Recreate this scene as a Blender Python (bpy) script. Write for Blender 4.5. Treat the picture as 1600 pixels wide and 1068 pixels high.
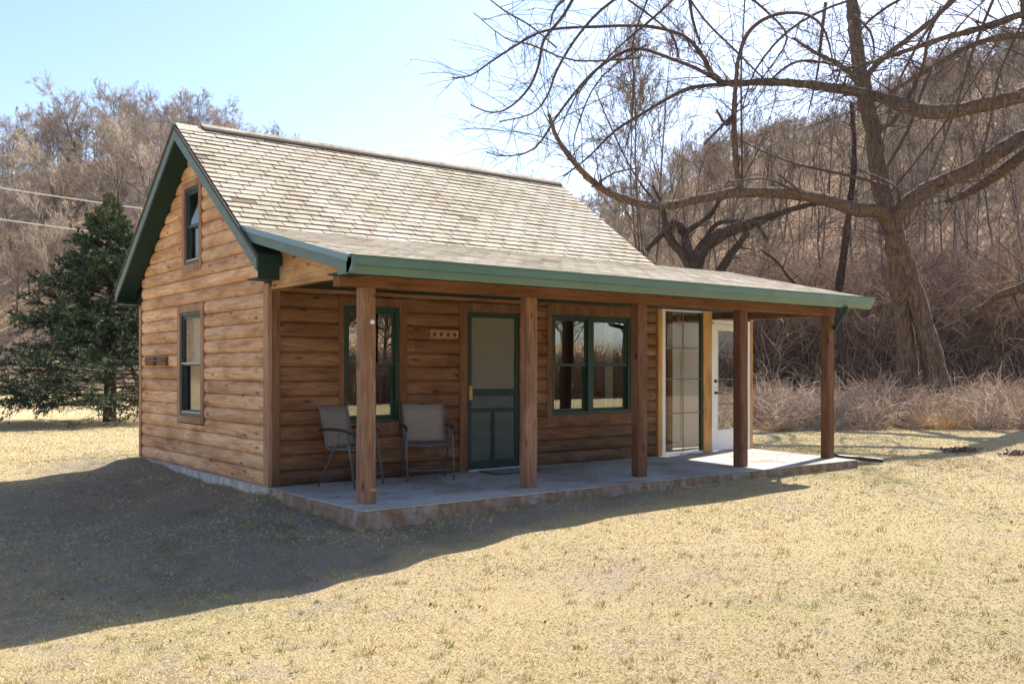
import bpy, bmesh, math, random
import numpy as np
from math import radians, sin, cos, pi

for o in list(bpy.data.objects): bpy.data.objects.remove(o)
SC = bpy.context.scene
COL = SC.collection
rad = radians

# ------------------------------------------------------------------ camera
CP = np.array([-4.367, -10.108, 1.33]); FPX = 1472.216; HY = 576.831; TH = rad(52.2666)
FW = np.array([cos(TH), sin(TH), 0.]); RT = np.array([sin(TH), -cos(TH), 0.]); UP = np.array([0, 0, 1.])
cam_d = bpy.data.cameras.new('camera'); cam = bpy.data.objects.new('camera', cam_d); COL.objects.link(cam)
cam.location = CP; cam.rotation_euler = (rad(90), 0, TH - rad(90))
cam_d.sensor_width = 36; cam_d.lens = FPX / 1600 * 36; cam_d.shift_y = (HY - 534) / 1600
cam_d.clip_end = 3000; cam_d.clip_start = .05
SC.camera = cam

# ------------------------------------------------------------------ light
SUN_AZ = rad(15); SUN_EL = rad(42.8)          # azimuth measured from +X towards +Y
w = bpy.data.worlds.new('World'); SC.world = w; w.use_nodes = True
nt = w.node_tree; nt.nodes.clear()
sky = nt.nodes.new('ShaderNodeTexSky'); sky.sky_type = 'NISHITA'; sky.sun_disc = False
sky.sun_elevation = SUN_EL; sky.sun_rotation = rad(90) - SUN_AZ
sky.air_density = 1.0; sky.dust_density = 1.0; sky.ozone_density = 4.5
bg = nt.nodes.new('ShaderNodeBackground'); bg.inputs[1].default_value = 0.118
wo = nt.nodes.new('ShaderNodeOutputWorld')
tn_ = nt.nodes.new('ShaderNodeMix'); tn_.data_type = 'RGBA'; tn_.blend_type = 'MULTIPLY'; tn_.inputs[0].default_value = 1; tn_.inputs[7].default_value = (1.07, .985, .95, 1)
nt.links.new(sky.outputs[0], tn_.inputs[6]); nt.links.new(tn_.outputs[2], bg.inputs[0]); nt.links.new(bg.outputs[0], wo.inputs[0])
sd = bpy.data.lights.new('sun', 'SUN'); sd.energy = 5.0; sd.angle = rad(.53); sd.color = (1, .95, .86)
sun = bpy.data.objects.new('sun', sd); COL.objects.link(sun)
sun.rotation_euler = (rad(90) - SUN_EL, 0, SUN_AZ + rad(90))
SC.view_settings.view_transform = 'Standard'; SC.view_settings.look = 'None'
SC.view_settings.exposure = 1.3; SC.view_settings.gamma = 1

# ------------------------------------------------------------------ helpers
def W(x, y, D):
    return CP + D * (FW + RT * (x - 800) / FPX + UP * (HY - y) / FPX)

def tag(o, label=None, cat=None, group=None, kind=None):
    if label: o['label'] = label
    if cat: o['category'] = cat
    if group: o['group'] = group
    if kind: o['kind'] = kind
    return o

def empty(name, loc=(0, 0, 0), rz=0):
    o = bpy.data.objects.new(name, None); COL.objects.link(o); o.location = loc; o.rotation_euler = (0, 0, rz)
    o.empty_display_size = .3
    return o

class MB:
    """collects polygons, builds one mesh object"""
    def __init__(s): s.v = []; s.f = []; s.t = []
    def poly(s, pts, tint=.5):
        n = len(s.v); s.v += [tuple(p) for p in pts]; s.f.append(tuple(range(n, n + len(pts)))); s.t.append(tint)
    def box(s, x0, x1, y0, y1, z0, z1, tint=.5):
        n = len(s.v)
        s.v += [(x0,y0,z0),(x1,y0,z0),(x1,y1,z0),(x0,y1,z0),(x0,y0,z1),(x1,y0,z1),(x1,y1,z1),(x0,y1,z1)]
        for f in ((0,3,2,1),(4,5,6,7),(0,1,5,4),(1,2,6,5),(2,3,7,6),(3,0,4,7)):
            s.f.append(tuple(n + i for i in f)); s.t.append(tint)
    def prism(s, prof, axis, a0, a1, tint=.5):
        """prof: list of 2D points; axis 'x' -> (y,z) profile, 'y' -> (x,z), 'z' -> (x,y)"""
        n = len(s.v); k = len(prof)
        for a in (a0, a1):
            for p, q in prof:
                s.v.append({'x': (a, p, q), 'y': (p, a, q), 'z': (p, q, a)}[axis])
        s.f.append(tuple(n + i for i in range(k))); s.t.append(tint)
        s.f.append(tuple(n + k + i for i in reversed(range(k)))); s.t.append(tint)
        for i in range(k):
            j = (i + 1) % k
            s.f.append((n + i, n + j, n + k + j, n + k + i)); s.t.append(tint)
    def beam(s, a, b, wd, ht, tint=.5, up=(0, 0, 1)):
        a = np.array(a, float); b = np.array(b, float); d = b - a; d /= np.linalg.norm(d)
        u = np.array(up, float); sd_ = np.cross(d, u); sd_ /= np.linalg.norm(sd_); u = np.cross(sd_, d)
        n = len(s.v)
        for p in (a, b):
            for i, j in ((-1,-1),(1,-1),(1,1),(-1,1)):
                s.v.append(tuple(p + sd_ * i * wd / 2 + u * j * ht / 2))
        for f in ((0,3,2,1),(4,5,6,7),(0,1,5,4),(1,2,6,5),(2,3,7,6),(3,0,4,7)):
            s.f.append(tuple(n + i for i in f)); s.t.append(tint)
    def tube(s, pts, rs, k=8, tint=.5):
        pts = np.array(pts, float); m = len(pts)
        if np.isscalar(rs): rs = [rs] * m
        V, F = tubes(pts[None], np.array(rs, float)[None], k, caps=True)
        n = len(s.v); s.v += [tuple(p) for p in V]
        for f in F: s.f.append(tuple(n + i for i in f)); s.t.append(tint)
    def build(s, name, mat, parent=None, smooth=False, bevel=0, merge=False):
        me = bpy.data.meshes.new(name); me.from_pydata(s.v, [], s.f)
        at = me.attributes.new('tint', 'FLOAT', 'FACE'); at.data.foreach_set('value', s.t)
        bm = bmesh.new(); bm.from_mesh(me)
        if merge: bmesh.ops.remove_doubles(bm, verts=bm.verts, dist=.0005)
        bmesh.ops.recalc_face_normals(bm, faces=bm.faces); bm.to_mesh(me); bm.free()
        if smooth: me.shade_smooth()
        me.materials.append(mat)
        o = bpy.data.objects.new(name, me); COL.objects.link(o)
        if parent is not None: o.parent = parent
        if bevel:
            b = o.modifiers.new('bevel', 'BEVEL'); b.width = bevel; b.segments = 2; b.limit_method = 'ANGLE'; b.angle_limit = rad(40)
        return o

def norm(a): return a / (np.linalg.norm(a, axis=-1, keepdims=True) + 1e-9)

def tubes(P, R, k=3, caps=False):
    """P (n,m,3) polylines, R (n,m) radii -> verts, quad faces"""
    n, m, _ = P.shape
    T = np.empty_like(P); T[:, 1:-1] = P[:, 2:] - P[:, :-2]; T[:, 0] = P[:, 1] - P[:, 0]; T[:, -1] = P[:, -1] - P[:, -2]
    T = norm(T)
    ov = norm(P[:, -1] - P[:, 0])
    ref = np.where(np.abs(ov[:, 2:3]) > .8, np.array([[1., 0, 0]]), np.array([[0, 0, 1.]]))[:, None, :]
    A = norm(np.cross(T, ref)); B = np.cross(T, A)
    th = np.arange(k) * 2 * pi / k
    V = P[:, :, None, :] + R[:, :, None, None] * (A[:, :, None, :] * np.cos(th)[None, None, :, None] + B[:, :, None, :] * np.sin(th)[None, None, :, None])
    V = V.reshape(-1, 3)
    i = (np.arange(n) * m * k)[:, None, None] + (np.arange(m - 1) * k)[None, :, None]
    a = np.arange(k)[None, None, :]; b = (np.arange(k)[None, None, :] + 1) % k
    F = np.stack([i + a, i + b, i + k + b, i + k + a], -1).reshape(-1, 4)
    if caps:
        F = [tuple(f) for f in F]
        F.append(tuple(range(k))); F.append(tuple(reversed(range((m - 1) * k, m * k))))
    return V, F

def np_mesh(name, V, F, mat, parent=None, smooth=False, tint=None, link=True):
    """fast mesh from numpy; all faces same size"""
    me = bpy.data.meshes.new(name); nf, c = F.shape
    me.vertices.add(len(V)); me.vertices.foreach_set('co', np.asarray(V, np.float32).ravel())
    me.loops.add(nf * c); me.loops.foreach_set('vertex_index', np.asarray(F, np.int32).ravel())
    me.polygons.add(nf); me.polygons.foreach_set('loop_start', np.arange(0, nf * c, c, dtype=np.int32))
    me.update(calc_edges=True)
    if tint is not None:
        at = me.attributes.new('tint', 'FLOAT', 'FACE'); at.data.foreach_set('value', np.asarray(tint, np.float32))
    if smooth: me.shade_smooth()
    me.materials.append(mat)
    if not link: return me
    o = bpy.data.objects.new(name, me); COL.objects.link(o)
    if parent is not None: o.parent = parent
    return o

def join_vf(parts):
    V = []; F = []; n = 0
    for v, f in parts:
        V.append(v); F.append(np.asarray(f) + n); n += len(v)
    return np.concatenate(V), np.concatenate(F)

# ------------------------------------------------------------------ materials
class Mat:
    def __init__(s, name, rough=.8, spec=.3, metal=0):
        s.m = bpy.data.materials.new(name); s.m.use_nodes = True; s.nt = s.m.node_tree
        s.b = s.nt.nodes['Principled BSDF']; s.b.inputs['Roughness'].default_value = rough
        s.b.inputs['Specular IOR Level'].default_value = spec; s.b.inputs['Metallic'].default_value = metal
        s.co = None
    def n(s, t, **kw):
        x = s.nt.nodes.new(t)
        for k, v in kw.items():
            if k in x.inputs.keys(): x.inputs[k].default_value = v
            else: setattr(x, k, v)
        return x
    def link(s, a, b): s.nt.links.new(a, b)
    def coords(s, scale=(1, 1, 1), rot=(0, 0, 0)):
        tc = s.n('ShaderNodeTexCoord'); mp = s.n('ShaderNodeMapping'); mp.inputs['Scale'].default_value = scale
        mp.inputs['Rotation'].default_value = rot
        s.link(tc.outputs['Object'], mp.inputs[0]); return mp.outputs[0]
    def noise(s, scale, sc=(1, 1, 1), detail=4, rough=.6, dist=0):
        t = s.n('ShaderNodeTexNoise', Scale=scale, Detail=detail, Roughness=rough, Distortion=dist)
        s.link(s.coords(sc), t.inputs['Vector']); return t.outputs['Fac']
    def ramp(s, fac, stops):
        r = s.n('ShaderNodeValToRGB'); e = r.color_ramp.elements
        while len(e) < len(stops): e.new(.5)
        for i, (p, c) in enumerate(stops): e[i].position = p; e[i].color = (*c, 1) if len(c) == 3 else c
        s.link(fac, r.inputs[0]); return r.outputs[0]
    def mix(s, a, b, fac, mode='MIX'):
        x = s.n('ShaderNodeMix', data_type='RGBA', blend_type=mode)
        for sk, v in ((x.inputs[6], a), (x.inputs[7], b), (x.inputs[0], fac)):
            if hasattr(v, 'node'): s.link(v, sk)
            elif isinstance(v, (int, float)): sk.default_value = v
            else: sk.default_value = (*v, 1)
        return x.outputs[2]
    def math(s, op, a, b=0.):
        x = s.n('ShaderNodeMath', operation=op)
        for sk, v in ((x.inputs[0], a), (x.inputs[1], b)):
            if hasattr(v, 'node'): s.link(v, sk)
            else: sk.default_value = v
        return x.outputs[0]
    def attr(s, name='tint'):
        return s.n('ShaderNodeAttribute', attribute_name=name).outputs['Fac']
    def rnd(s): return s.n('ShaderNodeObjectInfo').outputs['Random']
    def zed(s):
        tc = s.n('ShaderNodeTexCoord'); sp = s.n('ShaderNodeSeparateXYZ'); s.link(tc.outputs['Object'], sp.inputs[0]); return sp.outputs
    def col(s, c):
        if hasattr(c, 'node'): s.link(c, s.b.inputs['Base Color'])
        else: s.b.inputs['Base Color'].default_value = (*c, 1)
    def bump(s, h, strength=.4, dist=.01):
        b = s.n('ShaderNodeBump', Strength=strength, Distance=dist); s.link(h, b.inputs['Height']); s.link(b.outputs[0], s.b.inputs['Normal'])

def wood(name, c0, c1, c2, axis='x', grain=1., weather=0., gcol=(.16, .14, .12), wtop=.5, tintamt=.32, rough=.75, knots=True):
    m = Mat(name, rough, .2)
    st = {'x': (1.1, 22, 22), 'y': (22, 1.1, 22), 'z': (22, 22, 1.1)}[axis]
    kn = {'x': (2.2, 4, 7), 'y': (4, 2.2, 7), 'z': (7, 7, 2.2)}[axis]
    g = m.noise(2.2 * grain, st, 6, .7, .6)
    c = m.ramp(g, [(.28, c0), (.52, c1), (.74, c2)])
    big = m.noise(1.6, {'x': (.6, 3, 3), 'y': (3, .6, 3), 'z': (3, 3, .6)}[axis], 3, .5)
    c = m.mix(c, m.mix(c, (.80, .70, .62), 1, 'MULTIPLY'), m.ramp(big, [(.4, (0, 0, 0)), (.62, (1, 1, 1))]))
    # per board tint
    t = m.attr(); br = m.math('MULTIPLY_ADD', t, tintamt); br.node.inputs[2].default_value = 1 - tintamt / 2
    cb = m.n('ShaderNodeCombineColor')
    for i in range(3): m.link(br, cb.inputs[i])
    c = m.mix(c, cb.outputs[0], 1, 'MULTIPLY')
    if knots:
        v = m.n('ShaderNodeTexVoronoi', Scale=1.0); m.link(m.coords(kn), v.inputs['Vector'])
        k = m.ramp(v.outputs['Distance'], [(.06, (1, 1, 1)), (.17, (0, 0, 0))])
        c = m.mix(c, m.mix(c, (.25, .17, .13), 1, 'MULTIPLY'), m.math('MULTIPLY', k, .85))
    if weather:
        z = m.zed()[2]
        n2 = m.noise(3.0, {'x': (1, 3, 4), 'y': (3, 1, 4), 'z': (3, 3, 1)}[axis], 5, .65)
        h = m.math('SUBTRACT', wtop, z); h = m.math('ADD', h, m.math('MULTIPLY', m.math('SUBTRACT', n2, .5), 1.7))
        f = m.n('ShaderNodeClamp'); m.link(m.math('MULTIPLY', h, weather), f.inputs[0])
        c = m.mix(c, m.mix(gcol, tuple(q * .45 for q in gcol), m.noise(6, st, 4)), f.outputs[0])
    ck = m.noise(3.1 if axis != 'z' else 2.4, tuple(q * (1 if q < 2 else 1.6) for q in st), 3, .5, .3)
    cm = m.ramp(ck, [(.335, (1, 1, 1)), (.375, (0, 0, 0))])
    c = m.mix(c, m.mix(c, (.38, .33, .30), 1, 'MULTIPLY'), m.math('MULTIPLY', cm, .8))
    gr = m.noise(1.9, {'x': (1, 1, 5), 'y': (1, 1, 5), 'z': (3, 3, .8)}[axis], 4, .6)
    c = m.mix(c, m.mix(c, (.72, .70, .70), 1, 'MULTIPLY'), m.ramp(gr, [(.52, (0, 0, 0)), (.68, (1, 1, 1))]))
    m.col(c); m.bump(g, .45, .008); return m.m

def plain(name, c, rough=.6, spec=.4, var=.2, scale=5, metal=0, bump=0, sc=(1, 1, 1)):
    m = Mat(name, rough, spec, metal)
    n = m.noise(scale, sc, 5, .6)
    d = tuple(q * (1 - var) for q in c); e = tuple(min(1, q * (1 + var)) for q in c)
    m.col(m.ramp(n, [(.3, d), (.7, e)]))
    if bump: m.bump(m.noise(scale * 12, sc, 3), bump, .004)
    return m.m

def glass(name, refl=.22, tint=(1, 1, 1), rough=0.0):
    m = Mat(name); nt = m.nt; nt.nodes.remove(m.b); out = nt.nodes['Material Output']
    tr = m.n('ShaderNodeBsdfTransparent'); tr.inputs[0].default_value = (*tint, 1)
    gl = m.n('ShaderNodeBsdfGlossy', Roughness=rough)
    lw = m.n('ShaderNodeLayerWeight', Blend=.5)
    f = m.math('MULTIPLY', m.math('POWER', lw.outputs['Facing'], 5.), .9); f = m.math('ADD', f, refl + .03); f.node.use_clamp = True
    mx = m.n('ShaderNodeMixShader'); m.link(f, mx.inputs[0]); m.link(tr.outputs[0], mx.inputs[1]); m.link(gl.outputs[0], mx.inputs[2])
    m.link(mx.outputs[0], out.inputs[0]); return m.m

M = {}
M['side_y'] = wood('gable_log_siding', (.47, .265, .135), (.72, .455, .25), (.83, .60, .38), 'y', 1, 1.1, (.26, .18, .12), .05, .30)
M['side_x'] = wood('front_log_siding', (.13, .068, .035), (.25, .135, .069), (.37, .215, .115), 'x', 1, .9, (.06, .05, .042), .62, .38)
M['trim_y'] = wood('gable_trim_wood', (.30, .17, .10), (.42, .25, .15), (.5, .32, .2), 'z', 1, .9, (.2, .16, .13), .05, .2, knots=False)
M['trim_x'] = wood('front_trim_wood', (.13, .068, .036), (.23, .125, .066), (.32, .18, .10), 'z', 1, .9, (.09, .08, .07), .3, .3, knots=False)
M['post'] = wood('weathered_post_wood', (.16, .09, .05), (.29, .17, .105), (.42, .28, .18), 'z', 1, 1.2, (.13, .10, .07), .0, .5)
M['post_dark'] = wood('dark_brown_post_wood', (.11, .055, .032), (.185, .098, .056), (.28, .16, .095), 'z', 1, 1.2, (.10, .07, .05), .0, .5)  # darker reddish-brown wood of the three right-hand posts
M['beam'] = wood('beam_wood', (.13, .06, .03), (.22, .105, .05), (.3, .155, .08), 'x', 1, 0, tintamt=.2)
M['tan_wood'] = wood('pale_cedar_wood', (.45, .26, .11), (.58, .36, .17), (.66, .44, .22), 'y', 1, 0, tintamt=.3)
M['fresh_wood'] = wood('fresh_pine_wood', (.50, .27, .09), (.62, .36, .13), (.70, .44, .18), 'z', 1, 0, tintamt=.2, knots=False)
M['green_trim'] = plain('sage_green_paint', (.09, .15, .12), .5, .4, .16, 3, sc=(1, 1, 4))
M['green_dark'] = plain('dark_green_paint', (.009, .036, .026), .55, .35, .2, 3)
M['gutter'] = plain('green_gutter_metal', (.085, .165, .125), .32, .5, .12, 2)
M['drip'] = plain('drip_edge_metal', (.10, .20, .22), .3, .6, .1, 2)  # blue in the base colour imitates reflected sky
M['win_green'] = plain('green_window_frame', (.008, .042, .028), .4, .4, .2, 4)
M['win_dark'] = plain('dark_grey_green_frame', (.035, .05, .045), .5, .4, .1, 4)
M['win_grey'] = plain('grey_window_frame', (.42, .44, .42), .5, .4, .1, 4)
M['muntin'] = plain('bronze_muntin', (.16, .145, .125), .5, .3, .1, 4)
M['white'] = plain('white_paint', (.78, .77, .74), .4, .4, .04, 4)
M['chair_metal'] = plain('chair_metal', (.10, .10, .105), .35, .5, .15, 6)
M['black'] = plain('black_metal', (.015, .015, .017), .45, .5, .1, 6)
M['inner'] = plain('interior_wall_paint', (.74, .70, .63), .9, .1, .08, 2)
M['dark_in'] = plain('dark_interior', (.06, .045, .035), .9, .1, .2, 2)
M['blind'] = plain('window_blind_fabric', (.60, .54, .45), .9, .1, .12, 3, sc=(1, 1, 8))
M['glass'] = glass('window_glass', .16, (.8, .85, .82))
M['glass_dim'] = glass('gable_window_glass', .03, (.8, .85, .82))
M['glass_clear'] = glass('door_glass', .0, (.95, .97, .96))
M['pale'] = plain('pale_interior_paint', (.56, .51, .45), .8, .2, .05, 2)
M['mat'] = plain('doormat', (.07, .065, .06), .95, .1, .3, 30)
M['plaque'] = plain('plaque_wood', (.40, .20, .13), .7, .2, .2, 9)

def screen_mat():
    m = Mat('insect_screen', .8, .1); m.col((.24, .235, .19))
    nt = m.nt; out = nt.nodes['Material Output']; tr = m.n('ShaderNodeBsdfTransparent'); mx = m.n('ShaderNodeMixShader')
    mx.inputs[0].default_value = .72
    m.link(tr.outputs[0], mx.inputs[1]); m.link(m.b.outputs[0], mx.inputs[2]); m.link(mx.outputs[0], out.inputs[0]); return m.m
M['screen'] = screen_mat()
def panel_mat():
    m = Mat('door_lower_panel', .45, .4); z = m.noise(3, (1, 1, 2), 3)
    m.col(m.ramp(z, [(.3, (.035, .058, .055)), (.7, (.065, .09, .08))])); return m.m
M['door_panel'] = panel_mat()

def shingle_mat():
    m = Mat('asphalt_shingles', .95, .1)
    n = m.noise(220, (1, 1, 1), 2); n2 = m.noise(1.1, (1, 1, 1), 3); n3 = m.noise(18, (1, 1, 1), 3)
    c = m.ramp(n, [(.3, (.36, .31, .25)), (.5, (.505, .45, .37)), (.72, (.63, .57, .48))])
    t = m.attr(); c = m.mix(c, m.ramp(t, [(0, (.42, .40, .38)), (.02, (.91, .90, .89)), (1, (1.04, 1.03, 1.01))]), 1, 'MULTIPLY')
    c = m.mix(c, m.mix(c, (.82, .80, .74), 1, 'MULTIPLY'), m.ramp(n2, [(.4, (0, 0, 0)), (.65, (1, 1, 1))]))
    c = m.mix(c, m.mix(c, (.7, .66, .6), 1, 'MULTIPLY'), m.ramp(n3, [(.52, (0, 0, 0)), (.7, (1, 1, 1))]))
    n5 = m.noise(2.2, (2.2, .35, .35), 4, .6); c = m.mix(c, m.mix(c, (.78, .77, .74), 1, 'MULTIPLY'), m.ramp(n5, [(.48, (0, 0, 0)), (.66, (1, 1, 1))]))
    m.col(c); m.bump(n, .5, .003); return m.m
M['shingle'] = shingle_mat()
M['shingle_dark'] = plain('shingle_underlay', (.10, .085, .07), .95, .1, .2, 30)

def concrete_mat(name, base, stain, edge=False):
    m = Mat(name, .85, .25)
    n = m.noise(1.3, (1, 1, 1), 5, .6); n2 = m.noise(26, (1, 1, 1), 4, .7)
    c = m.ramp(n, [(.3, tuple(q * .82 for q in base)), (.7, tuple(q * 1.1 for q in base))])
    c = m.mix(c, m.mix(c, (.75, .73, .70), 1, 'MULTIPLY'), m.ramp(n2, [(.45, (0, 0, 0)), (.7, (1, 1, 1))]))
    if not edge:
        n6 = m.noise(.8, (1, 1, 1), 5, .65); c = m.mix(c, m.mix(c, (.70, .66, .60), 1, 'MULTIPLY'), m.ramp(n6, [(.46, (0, 0, 0)), (.6, (1, 1, 1))]))
    if edge:
        n3 = m.noise(7, (1, 1, .35), 5, .7); c = m.mix(c, stain, m.ramp(n3, [(.36, (0, 0, 0)), (.58, (1, 1, 1))]))
        n4 = m.noise(2.3, (1, 1, 1), 3); c = m.mix(c, (.08, .095, .045), m.ramp(n4, [(.58, (0, 0, 0)), (.72, (.8, .8, .8))]))
    m.col(c); m.bump(n2, .5, .01); return m.m
M['concrete'] = concrete_mat('porch_concrete', (.47, .445, .405), (.2, .15, .1))
M['conc_edge'] = concrete_mat('rough_concrete_edge', (.34, .30, .26), (.20, .135, .085), True)
M['foundation'] = concrete_mat('foundation_concrete', (.62, .61, .60), (.36, .33, .30), True)

def bark_mat(name, c0, c1, c2, lichen=None):
    m = Mat(name, .9, .15)
    n = m.noise(16, (1, 1, .18), 6, .75); c = m.ramp(n, [(.34, c0), (.5, c1), (.7, c2)])
    if lichen:
        n2 = m.noise(3.0, (1, 1, 1), 4, .6); c = m.mix(c, lichen, m.ramp(n2, [(.62, (0, 0, 0)), (.75, (.6, .6, .6))]))
    m.col(c); m.bump(n, 1, .05); return m.m
M['bark'] = bark_mat('rough_bark', (.055, .038, .027), (.15, .105, .072), (.30, .22, .155), (.27, .17, .07))
M['bark_dark'] = bark_mat('dark_bark', (.035, .026, .022), (.075, .055, .045), (.13, .10, .085))
def twig_mat(name, a, b):
    m = Mat(name, .85, .15); m.col(m.mix(a, b, m.noise(1.3, (1, 1, 1), 3))); return m.m
M['twig'] = twig_mat('brown_twigs', (.13, .085, .07), (.25, .19, .16))
M['twig_near'] = twig_mat('dark_twigs', (.07, .05, .042), (.15, .105, .085))
def forest_mat(name, a, b, c):
    m = Mat(name, .9, .1); m.col(m.ramp(m.rnd(), [(0, a), (.5, b), (1, c)])); return m.m
M['forest'] = forest_mat('bare_forest_twigs', (.20, .15, .105), (.34, .265, .195), (.48, .395, .30))
M['forest_trunk'] = forest_mat('forest_bark', (.08, .06, .05), (.15, .115, .09), (.28, .23, .19))
def tintmat(name, stops, rough=.9, trans=0):
    m = Mat(name, rough, .1); m.col(m.ramp(m.attr(), stops))
    return m.m
M['brush'] = tintmat('dry_brush', [(0, (.09, .055, .042)), (.35, (.32, .215, .155)), (.7, (.55, .41, .295)), (1, (.86, .72, .54))])
M['grass'] = tintmat('dormant_grass', [(0, (.40, .30, .14)), (.2, (.56, .43, .21)), (.62, (.70, .56, .30)), (.8, (.78, .66, .40)), (.84, (.22, .26, .07)), (1, (.36, .38, .13))])
M['tuft'] = tintmat('golden_dry_grass', [(0, (.40, .25, .11)), (1, (.66, .48, .27))])
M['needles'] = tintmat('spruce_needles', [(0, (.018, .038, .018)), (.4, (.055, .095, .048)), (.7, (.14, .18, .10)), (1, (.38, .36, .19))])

def ground_mat():
    m = Mat('ground_surface', .95, .05)
    f1 = m.noise(.35, (1, 1, 1), 4, .6); f2 = m.noise(3.0, (1, 1, 1), 5, .7); f3 = m.noise(85, (1, 1, 1), 4, .8); f4 = m.noise(.9, (1, 1, 1), 3)
    tan = m.ramp(f3, [(.25, (.40, .295, .155)), (.45, (.58, .445, .245)), (.6, (.68, .54, .315)), (.8, (.76, .63, .39))])
    green = m.ramp(f3, [(.3, (.32, .29, .11)), (.7, (.60, .54, .26))])
    gm = m.ramp(m.math('ADD', m.math('MULTIPLY', f1, .6), m.math('MULTIPLY', f2, .4)), [(.50, (0, 0, 0)), (.62, (.75, .75, .75))])
    c = m.mix(tan, green, gm)
    dirt = m.ramp(f3, [(.3, (.38, .28, .20)), (.7, (.68, .55, .44))])
    dm = m.ramp(m.math('ADD', m.math('MULTIPLY', f4, .5), m.math('MULTIPLY', f2, .5)), [(.54, (0, 0, 0)), (.62, (.8, .8, .8))])
    c = m.mix(c, dirt, dm)
    worn = m.mix(m.ramp(f3, [(.3, (.12, .10, .075)), (.5, (.33, .28, .215)), (.72, (.58, .50, .40))]), (.16, .18, .07), m.ramp(m.noise(1.7, (1, 1, 1), 5, .7), [(.52, (0, 0, 0)), (.66, (.7, .7, .7))]))  # gravelly soil tone that also paints in the shade beside the house
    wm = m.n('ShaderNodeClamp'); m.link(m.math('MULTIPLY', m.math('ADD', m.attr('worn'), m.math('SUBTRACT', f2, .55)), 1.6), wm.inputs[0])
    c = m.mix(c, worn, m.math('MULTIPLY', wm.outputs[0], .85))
    # attribute: 0 lawn, 1 leaf litter of the wooded slope, 2+ bank darkened to imitate shade under the shrubs
    kind = m.attr('cover')
    litter = m.ramp(m.noise(1.2, (1, 1, 1), 6, .75), [(.3, (.17, .105, .06)), (.48, (.44, .29, .17)), (.66, (.68, .48, .30))])
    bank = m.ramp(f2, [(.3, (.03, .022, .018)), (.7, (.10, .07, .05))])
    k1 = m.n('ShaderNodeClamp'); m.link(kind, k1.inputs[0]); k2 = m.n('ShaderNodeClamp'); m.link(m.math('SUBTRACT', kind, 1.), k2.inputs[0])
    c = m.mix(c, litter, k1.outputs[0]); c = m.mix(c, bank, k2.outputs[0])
    m.col(c); m.bump(m.math('ADD', f3, m.math('MULTIPLY', f2, .9)), 1, .045); return m.m
M['ground'] = ground_mat()

# ------------------------------------------------------------------ terrain
CTRL = np.array([(0,-.1,-.10),(-.05,1.3,-.12),(0,2.6,-.11),(0,3.9,-.05),(-.1,4.8,-.0),(0,-1.2,-.15),(0,-2.25,-.19),(1,-2.25,-.14),(2.1,-2.2,-.11),(3.8,-2.2,-.11),(5.4,-2.2,-.10),
    (8.2,-2.2,-.13),(8.5,0,-.08),(-3.2,-3.1,-.48),(-2.4,-3.1,-.45),(-1.27,-3.1,-.42),(-.5,-3.1,-.36),(.35,-3.1,-.28),(1.4,-3.05,-.20),(2.6,-3.05,-.155),(3.8,-3.05,-.15),
    (5.4,-3.03,-.13),(-1,4.67,-.15),(-2,4.46,-.20),(-3,4.2,-.24),(-1,2,-.25),(-1,0,-.28),(-2,1,-.34),(-6,-5,-.60),(-5,-10,-.66),(0,-8,-.5),(0,-5,-.42),(4,-6,-.30),(8,-5,-.2),
    (12,-3,-.2),(12,2,-.2),(10,-10,-.3),(20,0,-.2),(16,6,-.25),(0,8,-.2),(5,10,-.25),(-4,10,-.3),(0,20,-.3),(10,20,-.3),(-10,20,-.3),(-10,5,-.45),(25,-8,-.2),(-15,-15,-.7),(0,35,-.3),(30,30,-.3)])
SKY_X = [-2600,-800, 0, 150, 300, 420, 480, 600, 850, 930, 1000, 1060, 1200, 1400, 1600, 2000, 4000]
SKY_Y = [300, 262, 262, 245, 250, 282, 310, 350, 350, 352, 330, 305, 262, 190, 115, 60, 200]
RID_D = [150, 150, 150, 150, 155, 165, 175, 190, 190, 165, 145, 125, 110, 100, 92, 80, 80]
FOOT_D = [60, 62, 70, 66, 62, 60, 58, 55, 45, 42, 39, 37, 36, 36, 35, 34, 34]
def wob(x, y, s, ph=0):
    return (np.sin(x / s + ph) * np.cos(y / s * 1.3 - ph) + .5 * np.sin(x / s * 2.1 + y / s * 1.7 + ph * 2) + .3 * np.cos(y / s * 4.1 - x / s * 3.3 + ph)) / 1.8
def polar(x, y):
    dx = x - CP[0]; dy = y - CP[1]; zc = dx * FW[0] + dy * FW[1]; xr = dx * RT[0] + dy * RT[1]
    front = zc > 2.0
    px = np.where(front, 800 + FPX * xr / np.where(front, zc, 1), np.where(xr > 0, 4000, -2600))
    return zc, xr, np.clip(px, -2600, 4000)
def smooth(t): t = np.clip(t, 0, 1); return t * t * (3 - 2 * t)
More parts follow.
